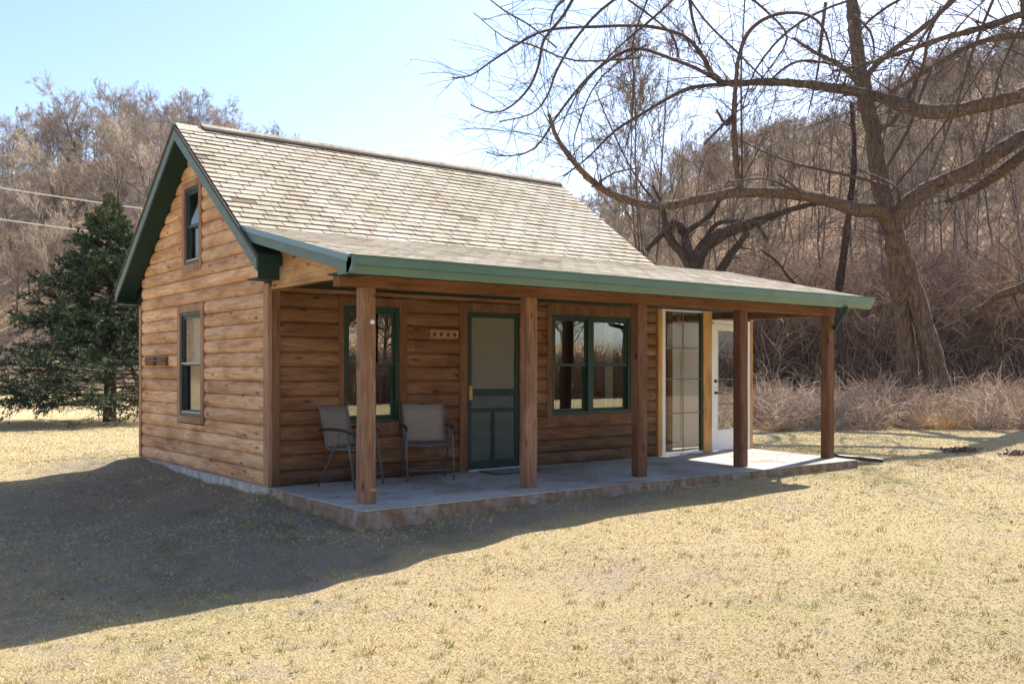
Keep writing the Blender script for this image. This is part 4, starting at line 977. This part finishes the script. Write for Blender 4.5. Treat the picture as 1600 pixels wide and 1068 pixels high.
TW2 = [[(1082,66,16.8,7),(1060,52,16.7,6),(1020,42,16.5,6),(980,40,16.4,5),(930,42,16.2,5),(880,44,16,4.5),(840,52,15.9,4),(800,75,15.8,3.5),(765,98,15.7,3),(735,118,15.6,2.5),(705,122,15.5,2)],
      [(1128,130,17,7),(1090,108,16.8,6.5),(1050,92,16.7,6),(1000,76,16.6,5.5),(965,86,16.5,5),(925,115,16.3,4.5),(890,155,16.2,4),(868,185,16.1,3.5),(835,232,16,3),(790,244,16,2),(760,238,16,1.5)],
      [(1140,131,17,6),(1080,137,16.8,6),(1040,156,16.7,5),(1000,180,16.6,5),(960,205,16.5,4),(920,245,16.4,3),(880,275,16.3,2)],
      [(1060,90,16.8,4),(1050,55,16.6,4),(1010,20,16.4,4),(960,-15,16.3,4)],
      [(905,-20,15.8,5),(880,25,15.8,5),(850,62,15.8,4.5),(842,100,15.8,4),(828,135,15.8,4),(800,165,15.8,3),(770,176,15.8,2.5),(735,164,15.8,2)],
      [(990,-20,16,5),(940,15,16,4.5),(900,60,16,4),(870,110,16,4),(855,150,16,3),(830,178,16,2.5),(780,190,16,2)],
      [(920,-30,15.6,4),(870,10,15.6,4),(860,40,15.5,3)],
      [(760,-5,15.4,2),(790,18,15.5,3),(815,32,15.5,3),(835,45,15.6,3),(870,75,15.7,3)],
      [(1075,-20,16.4,7),(1082,30,16.6,6),(1095,70,16.8,5)],
      [(1020,-20,16.2,4),(990,60,16.3,4),(990,120,16.3,4),(988,180,16.3,3),(975,240,16.3,2)],
      [(1060,-30,16.4,4),(1100,30,16.5,4),(1150,80,16.6,4),(1190,120,16.7,3)],
      [(1140,-30,16,5),(1200,20,16.4,4),(1230,60,16.6,4),(1200,110,16.7,3),(1170,150,16.8,2)],
      [(1500,-20,16,6),(1440,60,16.2,5),(1400,140,16.3,4),(1380,220,16.4,3),(1370,290,16.5,2)],
      [(1560,-20,16,6),(1520,80,16,5),(1490,180,16.1,4),(1450,280,16.2,3),(1430,340,16.3,2)],
      [(1600,30,15.8,5),(1560,120,15.8,4),(1540,220,15.8,4),(1500,300,15.9,3),(1470,350,16,2)],
      [(1440,-20,16,5),(1360,30,16.2,4),(1320,90,16.4,3),(1300,160,16.5,2)],
      [(1400,-20,16,5),(1300,10,16.2,4),(1230,50,16.4,4),(1180,110,16.5,3),(1160,170,16.6,2)],
      [(870,215,17,2),(900,150,16.6,3),(960,80,16.4,3),(1030,20,16.3,4),(1080,-30,16.2,4)],
      [(960,330,17,1),(900,250,16.7,2),(905,190,16.6,3),(940,120,16.5,3),(1010,70,16.5,4)],
      [(740,20,15,1.5),(790,60,15.2,2),(830,70,15.4,3),(900,95,15.8,3),(1000,90,16.2,4)]]
big_tree('edge_bare_tree', 'bare tree standing just past the right edge, its mossy limbs crossing high over the lawn', T2, A2, TW2, 6, b2, M['bark'], 1.6, 2.0)
b3 = W(1088, 640, 29 * 1.12); b3[2] = hz(b3[0], b3[1])
T3 = [[(1095,650,29,46),(1090,560,29,42),(1085,480,29,38),(1086,420,29,36),(1100,385,29,30),(1130,365,28.6,26),(1165,352,28.2,22),(1205,338,27.8,16),(1240,326,27.5,10),(1275,318,27.2,5)]]
A3 = [[(1086,430,29,26),(1070,400,29,22),(1052,380,29,18),(1040,352,29,14),(1035,320,29,9),(1020,290,29,5)], [(1090,415,29,18),(1070,370,29,14),(1110,335,29,11),(1130,300,29,7)],
      [(1088,420,29,20),(1062,352,29.2,18),(1040,362,29.4,13),(1010,392,29.6,8)], [(1092,400,29,12),(1120,350,29,10),(1180,350,29,10),(1200,380,29,5)], [(1110,480,29,24),(1118,440,29,22),(1140,400,29,18),(1170,362,28.8,12)]]
big_tree('gnarled_tree', 'dark gnarled leafless tree twisting behind the right end of the porch roof', T3, A3, [], 8, b3, M['bark_dark'], 1.12, 1.2, .72)
b4 = W(1318, 600, 26 * 1.25); b4[2] = hz(b4[0], b4[1])
T4 = [[(1320,640,26,18),(1318,560,26,16),(1308,480,26,14),(1318,400,26,13),(1328,320,26,11),(1335,240,26,9),(1330,160,26,6)]]
A4 = [[(1312,470,26,10),(1280,462,25.5,9),(1240,440,25,7),(1215,410,24.5,5),(1190,390,24,3)]]
big_tree('slender_tree', 'slender dark bare tree between the porch end and the big leaning trunk', T4, A4, [], 12, b4, M['bark_dark'], 1.25, 1., .75)

# ------------------------------------------------------------------ spruce
def spruce(x, y, H, seed):
    rngn = np.random.default_rng(seed); t = empty('spruce_tree', (x, y, hz(x, y) - .05)); tag(t, 'dark green spruce with bare lower boughs on the lawn left of the cabin', 'tree')
    Pt = np.array([[(0, 0, z) for z in np.linspace(-.2, H, 12)]]) + rngn.normal(0, .012, (1, 12, 3)); Rt = np.linspace(.21, .015, 12)[None]
    v, f = tubes(Pt, Rt, 9); np_mesh('trunk', v, f, M['bark_dark'], t, True)
    n = 290; z = .5 + (H - .6) * rngn.random(n) ** 1.05; fr = z / H
    L = np.interp(fr, [0, .08, .2, .35, .55, .75, .9, 1], [2.4, 3.5, 3.9, 2.9, 1.95, 1.05, .34, .05]) * rngn.uniform(.5, 1.15, n)
    az = rngn.uniform(0, 2 * pi, n); pit = np.interp(fr, [0, .3, .7, 1], [.06, .14, .35, .9])
    D = np.stack([np.cos(az) * np.cos(pit), np.sin(az) * np.cos(pit), np.sin(pit)], -1); S = np.stack([0 * z, 0 * z, z], -1)
    P, R = grow(rngn, S, D, L, np.interp(fr, [0, .12, .3, 1], [.012, .018, .03, .012]), 8, .035, -.035, .25)
    P[:, -3:, 2] += (np.array([.02, .06, .14])[None] * L[:, None] / 2)       # tips turn up
    bt = [tubes(P, R, 4)]
    c = spawn(rngn, P, R, 16, .22, (40, 70), .30, .5, L, -.02); c[1][:, 2] *= .35
    Pc, Rc = grow(rngn, c[0], norm(c[1]), c[2], np.maximum(c[3], .006), 5, .06, .0, .5); bt.append(tubes(Pc, Rc, 3))
    par = np.repeat(np.arange(n), 16)
    e = spawn(rngn, Pc, Rc, 3, .2, (30, 60), .45, .6, c[2], 0); Pe, Re = grow(rngn, e[0], e[1], e[2], np.full(len(e[3]), .005), 3, .06, 0, .6); bt.append(tubes(Pe, Re, 3))
    v, f = join_vf(bt); np_mesh('boughs', v, f, M['bark_dark'], t)
    # needles: short blades around twigs; lower inner boughs are bare
    def needles(Pq, frac_par, outer, m, size):
        k = Pq.shape[0]; idx = np.repeat(np.arange(k), m); tt = rngn.random(len(idx)) * (Pq.shape[1] - 1); i0 = tt.astype(int); i0 = np.minimum(i0, Pq.shape[1] - 2); fr_ = (tt - i0)[:, None]
        C = Pq[idx, i0] * (1 - fr_) + Pq[idx, i0 + 1] * fr_; T = norm(Pq[idx, i0 + 1] - Pq[idx, i0]); q = norm(rngn.normal(size=C.shape))
        d = norm(T * .8 + q * .8); s = size * rngn.uniform(.6, 1.3, len(idx))[:, None]; sd_ = norm(np.cross(d, rngn.normal(size=C.shape))) * s * .20
        V = np.stack([C - sd_, C + sd_, C + d * s + sd_ * .3, C + d * s - sd_ * .3], 1); return V, idx
    rr = np.linalg.norm(Pc[:, -1, :2], axis=1); ff = fr[par]; env = np.interp(ff, [0, .2, .35, .55, .75, .9, 1], [2.2, 3.8, 3.2, 2.2, 1.3, .6, .12])
    cov = rr / env > np.interp(ff, [0, .08, .18, .28, .4], [1.0, .80, .52, .28, .0]); cov &= rngn.random(len(cov)) < np.interp(ff, [0, .1, .2, .3], [.15, .6, .9, 1])
    Va, ia = needles(Pc[cov], None, None, 26, .085)
    cov3 = np.repeat(cov, 3); Vb, ib = needles(Pe[cov3], None, None, 12, .075)
    sel = (fr > .3) | (rngn.random(n) < .3); Vc, ic = needles(P[sel][:, 3:], None, None, 60, .08)
    Vq = np.concatenate([Va, Vb, Vc]); nq = len(Vq)
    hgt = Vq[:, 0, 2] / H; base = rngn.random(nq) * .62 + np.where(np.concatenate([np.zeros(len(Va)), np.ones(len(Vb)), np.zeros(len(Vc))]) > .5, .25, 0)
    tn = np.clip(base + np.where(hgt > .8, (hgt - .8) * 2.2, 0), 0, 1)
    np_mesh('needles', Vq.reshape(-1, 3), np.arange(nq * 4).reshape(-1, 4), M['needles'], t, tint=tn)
    return t
sx, sy_ = at_px(172, 29); spruce(sx, sy_, 7.15, 31)
# a dark cedar on the left hill
def cedar(px, D, H, label):
    x, y = at_px(px, D); rngn = np.random.default_rng(int(px)); t = empty('cedar_tree', (x, y, hz(x, y) - .1)); tag(t, label, 'tree')
    v, f = tubes(np.array([[(0, 0, -.2), (0, .02, H * .5), (0, 0, H)]]), np.array([[.18, .1, .02]]), 6); np_mesh('trunk', v, f, M['bark_dark'], t)
    n = 5000; z = rngn.uniform(.8, H, n); r = (1 - (z / H) ** 1.5) * H * .30 * np.sqrt(rngn.random(n)) * (1 + .25 * np.sin(z * 3)); a = rngn.uniform(0, 6.28, n)
    C = np.stack([r * np.cos(a), r * np.sin(a), z], -1); d = norm(rngn.normal(size=C.shape) + np.array([0, 0, .5])) * .3; s = norm(np.cross(d, rngn.normal(size=C.shape))) * .06
    V = np.stack([C - s, C + s, C + d + s * .3, C + d - s * .3], 1).reshape(-1, 3); np_mesh('crown', V, np.arange(n * 4).reshape(-1, 4), M['needles'], t, tint=rngn.random(n) * .5 + .25)
cedar(115, 132, 6.5, 'small dark evergreen cedar near the crest of the left hill')
cedar(232, 140, 4.5, 'smaller dark evergreen right of the cedar on the left hill')

# ------------------------------------------------------------------ power lines
def wire(p, q, sag, label):
    a = W(*p); b = W(*q); pts = []
    for i in range(25):
        t = i / 24; v = a * (1 - t) + b * t; v[2] -= sag * 4 * t * (1 - t); pts.append(v)
    mb = MB(); mb.tube(pts, .022, 6); o = mb.build('power_line', plain('wire_' + str(p[1]), (.62, .60, .57), .5, .4, .05), None, smooth=True); tag(o, label, 'cable')
wire((-500, 205, 34), (420, 350, 44), .25, 'upper of the two pale overhead wires crossing left of the cabin')
wire((-500, 262, 33), (420, 392, 43), .25, 'lower of the two pale overhead wires, ending behind the spruce')

# ------------------------------------------------------------------ brush, grass
def blades(C, D, Wd, tint_, name, mat, label, cat, three=True):
    """triangles: base centre C, tip vector D, half width Wd"""
    s = norm(np.cross(D, np.random.default_rng(1).normal(size=D.shape))) * Wd[:, None]
    V = np.stack([C - s, C + s, C + D], 1).reshape(-1, 3); o = np_mesh(name, V, np.arange(len(V)).reshape(-1, 3), mat, tint=tint_); tag(o, label, cat, kind='stuff'); return o
rngn = np.random.default_rng(11)
# lawn blades inside the view, density falling with distance
N = 560000
D = 4.2 + 26 * rngn.random(N) ** 1.9; pxx = rngn.uniform(-60, 1660, N)
P = CP[None, :2] + D[:, None] * (FW[None, :2] + RT[None, :2] * ((pxx - 800) / FPX)[:, None])
inside = (P[:, 0] > -.08) & (P[:, 0] < 8.55) & (P[:, 1] > -2.28) & (P[:, 1] < 4.85)
inside &= ~((P[:, 0] > 8.15) & (P[:, 1] < -2.28 + (P[:, 0] - 8.15) * 6))
P = P[~inside]; D = D[~inside]; keepw = rngn.random(len(P)) > np.clip(worn_shade_at(P[:, 0], P[:, 1]) * 1.1 + .5 * wob(P[:, 0], P[:, 1], .7, .3), 0, .6); P = P[keepw]; D = D[keepw]; n = len(P); z = height(P[:, 0], P[:, 1])
C = np.stack([P[:, 0], P[:, 1], z - .004], -1)
hgt = rngn.uniform(.004, .017, n) * (1 + .02 * D) ; az = rngn.uniform(0, 6.28, n); lean = rngn.uniform(.012, .040, n)
dv = np.stack([np.cos(az) * lean, np.sin(az) * lean, hgt], -1)
gp_ = wob(P[:, 0], P[:, 1], 1.7, .4) + .7 * wob(P[:, 0], P[:, 1], .6, 2.) + np.where(P[:, 0] > 6, .35, -.05)
tn = rngn.random(n) * .8; green = rngn.random(n) < np.clip(.06 + .28 * gp_, .015, .5); tn = np.where(green, .84 + .16 * rngn.random(n), tn)
blades(C, dv, .0009 + .00028 * D, tn, 'grass', M['grass'], 'short dormant tan lawn grass with a few green blades', 'grass')

nt_ = 1100; k = 16; D2 = 4.4 + 15 * rngn.random(nt_) ** 1.3; px2 = rngn.uniform(-60, 1660, nt_); P2 = CP[None, :2] + D2[:, None] * (FW[None, :2] + RT[None, :2] * ((px2 - 800) / FPX)[:, None])
okk = ~((P2[:, 0] > -.12) & (P2[:, 0] < 8.75) & (P2[:, 1] > -2.35)); P2 = P2[okk]; P2 = np.repeat(P2, k, 0) + rngn.normal(0, .022, (len(P2) * k, 2)); e_ = []
for (a, b) in (((-.06, 4.7), (-.06, -2.26)), ((-.06, -2.27), (8.17, -2.29)), ((8.19, -2.25), (8.56, -.02))):
    q = rngn.random(int(np.hypot(a[0] - b[0], a[1] - b[1]) * 11)); e_.append(np.stack([a[0] + (b[0] - a[0]) * q, a[1] + (b[1] - a[1]) * q], -1))
e_ = np.repeat(np.concatenate(e_), k, 0); e_ = e_ + rngn.normal(0, .02, e_.shape) * 1.0; e_[:, 0] = np.where((e_[:, 1] > -2.25) & (e_[:, 0] < 1), np.minimum(e_[:, 0], -.05), e_[:, 0]); P2 = np.concatenate([P2, e_])
n = len(P2)
az = rngn.uniform(0, 6.28, n); C = np.stack([P2[:, 0], P2[:, 1], height(P2[:, 0], P2[:, 1]) - .004], -1); dv = np.stack([np.cos(az) * .02, np.sin(az) * .02, rngn.uniform(.02, .055, n)], -1)
blades(C, dv, np.full(n, .0026), np.where(np.repeat(rngn.random(n // k) < .4, k), .84 + .16 * rngn.random(n), rngn.random(n) * .5), 'grass_tufts', M['grass'], 'small uneven tufts of longer grass scattered in the lawn', 'grass')

# brush thicket along the foot of the slope
def thicket(n, pxr, Dr, hr, rr_, seed, name, label, tlo, thi, droop=-.16, curv=.2, off=0):
    rngn = np.random.default_rng(seed); px_ = rngn.uniform(*pxr, n); fd = np.interp(px_, SKY_X, FOOT_D); D = (0 if Dr[0] > 15 else fd) + rngn.uniform(Dr[0], Dr[1], n) + .7 * np.sin(px_ / 37.) + .5 * np.sin(px_ / 13.) + np.where(rngn.random(n) < .12, rngn.normal(0, .9, n), 0)
    P = CP[None, :2] + D[:, None] * (FW[None, :2] + RT[None, :2] * ((px_ - 800) / FPX)[:, None]); z = height(P[:, 0], P[:, 1])
    S = np.stack([P[:, 0], P[:, 1], z - .03], -1); d = norm(np.stack([rngn.normal(0, .55, n), rngn.normal(0, .55, n), np.ones(n)], -1))
    clump = np.clip(.72 + .55 * wob(P[:, 0], P[:, 1], .8, 1.1), .25, 1.3)
    L = rngn.uniform(hr[0], hr[1], n) * clump; Pa, Ra = grow(rngn, S, d, L, rngn.uniform(rr_[0], rr_[1], n), 6, curv, droop, .4)
    c = spawn(rngn, Pa, Ra, 3, .3, (25, 75), .45, .7, L, 0); Pb, Rb = grow(rngn, c[0], c[1], c[2], c[3], 4, curv, droop * .5, .5)
    va, fa = tubes(Pa, Ra, 3); vb, fb = tubes(Pb, Rb, 3); V, F = join_vf([(va, fa), (vb, fb)])
    tn = np.clip(rngn.uniform(tlo, thi, n) * .7 + .3 * (tlo + (thi - tlo) * (.5 + .6 * wob(P[:, 0], P[:, 1], 1.1, 2.2))), 0, 1); tint_ = np.concatenate([np.repeat(tn, len(fa) // n), np.repeat(np.repeat(tn, 3), len(fb) // (3 * n))])
    o = np_mesh(name, V, F, M['brush'], tint=tint_); tag(o, label, 'brush', kind='stuff'); return o
thicket(14000, (1090, 1760), (24.6, 32.5), (.7, 2.0), (.008, .016), 41, 'brush', 'tangled dry pinkish-tan brush along the edge of the lawn', .1, 1, -.2, .3)
thicket(6500, (1060, 1760), (-.6, 6), (1.4, 3.6), (.010, .022), 42, 'undergrowth', 'taller brown undergrowth overhanging the dark bank behind the brush', .05, .75, -.12)
thicket(11000, (900, 1760), (5, 60), (.8, 2.6), (.009, .020), 43, 'slope_scrub', 'scrubby saplings and brambles covering the wooded slope', .1, .8, -.03)
thicket(7000, (-80, 620), (-1, 60), (.8, 2.4), (.012, .03), 44, 'hill_scrub', 'brown scrub at the foot of the left hill', .1, .7, -.05)
def add_reflection_brush():  # brush added behind the camera so the window reflections turn darker
    rngn = np.random.default_rng(50); n = 9000; S = np.stack([rngn.uniform(-6, 46, n), rngn.uniform(-34, -27, n), np.zeros(n)], -1); S[:, 2] = height(S[:, 0], S[:, 1]) - .05
    d = norm(np.stack([rngn.normal(0, .4, n), rngn.normal(0, .4, n), np.ones(n)], -1)); L = rngn.uniform(1.2, 3.4, n); Pa, Ra = grow(rngn, S, d, L, rngn.uniform(.015, .03, n), 5, .2, -.04, .4)
    c = spawn(rngn, Pa, Ra, 3, .3, (25, 75), .5, .7, L, 0); Pb, Rb = grow(rngn, c[0], c[1], c[2], c[3], 4, .2, -.03, .5); va, fa = tubes(Pa, Ra, 3); vb, fb = tubes(Pb, Rb, 3); V, F = join_vf([(va, fa), (vb, fb)])
    o = np_mesh('reflection_brush', V, F, M['brush'], tint=rngn.random(len(F)) * .4); tag(o, 'brown brush added across the lawn to darken the porch window reflections', 'brush', kind='stuff')
add_reflection_brush()
# golden clump at the lawn edge
def clump(px, D, label, n=1100, R=1.0, H=.75):
    x, y = at_px(px, D); rngn = np.random.default_rng(int(px)); t = empty('dry_grass_clump', (x, y, hz(x, y))); tag(t, label, 'plant')
    a = rngn.uniform(0, 6.28, n); r = R * .6 * np.sqrt(rngn.random(n)); S = np.stack([r * np.cos(a), r * np.sin(a), 0 * a - .03], -1)
    d = norm(np.stack([np.cos(a) * .7 + rngn.normal(0, .3, n), np.sin(a) * .7 + rngn.normal(0, .3, n), np.ones(n)], -1))
    P, Rr = grow(rngn, S, d, rngn.uniform(.4, 1.1, n) * H, rngn.uniform(.003, .006, n), 5, .12, -.22, .4); v, f = tubes(P, Rr, 3); np_mesh('stems', v, f, M['tuft'], t, tint=np.repeat(rngn.random(n), len(f) // n))
clump(1468, 24.6, 'rounded clump of golden dry grass at the edge of the brush')
clump(1215, 24.2, 'low clump of straw-coloured grass at the brush edge beside the last porch post', 500, .5, .4)
# scraps of dead leaves and clods on the lawn
def debris(px, py, D, n, R, label):
    p = W(px, py, D); rngn = np.random.default_rng(int(px)); t = empty('leaf_litter', (p[0], p[1], hz(p[0], p[1]))); tag(t, label, 'debris')
    C = np.stack([rngn.normal(0, R, n), rngn.normal(0, R * .6, n), np.abs(rngn.normal(0, .03, n))], -1); u = norm(rngn.normal(size=(n, 3))) * .04; w_ = norm(np.cross(u, rngn.normal(size=(n, 3)))) * .025
    V = np.stack([C - u, C + w_, C + u, C - w_], 1).reshape(-1, 3); np_mesh('leaves', V, np.arange(4 * n).reshape(-1, 4), M['brush'], t, tint=rngn.random(n) * .35)
debris(1500, 703, 17.5, 260, .22, 'small dark heap of dead leaves on the lawn right of the porch')
debris(1592, 710, 17.0, 160, .18, 'few scattered brown leaves on the lawn near the right edge of the picture')
rngn = np.random.default_rng(88); n = 2600; D = 4.5 + 17 * rngn.random(n) ** .8; pxx = rngn.uniform(-40, 1640, n); P = CP[None, :2] + D[:, None] * (FW[None, :2] + RT[None, :2] * ((pxx - 800) / FPX)[:, None])
ok = ~((P[:, 0] > -.2) & (P[:, 0] < 8.7) & (P[:, 1] > -2.4)) & (wob(P[:, 0], P[:, 1], 1.4, 3) > -.2); P = P[ok]; n = len(P); C = np.stack([P[:, 0], P[:, 1], height(P[:, 0], P[:, 1]) + .012], -1)
C = np.concatenate([C, np.stack([rngn.uniform(.1, 8, 110), -.08 - 2.0 * rngn.random(110) ** 2.2, np.full(110, .006)], -1)]); n = len(C)
u = norm(rngn.normal(size=(n, 3)) * [1, 1, .35]) * rngn.uniform(.008, .022, (n, 1)); w_ = norm(np.cross(u, rngn.normal(size=(n, 3)) * [.3, .3, 1])) * rngn.uniform(.005, .014, (n, 1))
V = np.stack([C - u, C + w_, C + u, C - w_], 1).reshape(-1, 3); o = np_mesh('fallen_leaves', V, np.arange(4 * n).reshape(-1, 4), M['brush'], tint=rngn.random(n) * .45); tag(o, 'small brown leaf scraps scattered over the lawn', 'leaves', kind='stuff')
print('objects', len(bpy.data.objects), 'trees', count)
# ------------------------------------------------------------------ thin spring haze
hm = bpy.data.materials.new('haze_air'); hm.use_nodes = True; hn = hm.node_tree; hn.nodes.clear()
ho = hn.nodes.new('ShaderNodeOutputMaterial'); pv = hn.nodes.new('ShaderNodeVolumePrincipled'); pv.inputs['Density'].default_value = .00012
pv.inputs['Color'].default_value = (.72, .80, .95, 1); pv.inputs['Anisotropy'].default_value = .2
hn.links.new(pv.outputs[0], ho.inputs['Volume'])
mb = MB(); e = 640; zlo = float(GZ.min()) - 1; mb.box(-1300, 1300, -1300, 1300, zlo, 75)
hz_o = mb.build('haze', hm); tag(hz_o, 'thin pale air over the far hills', 'haze', kind='stuff')
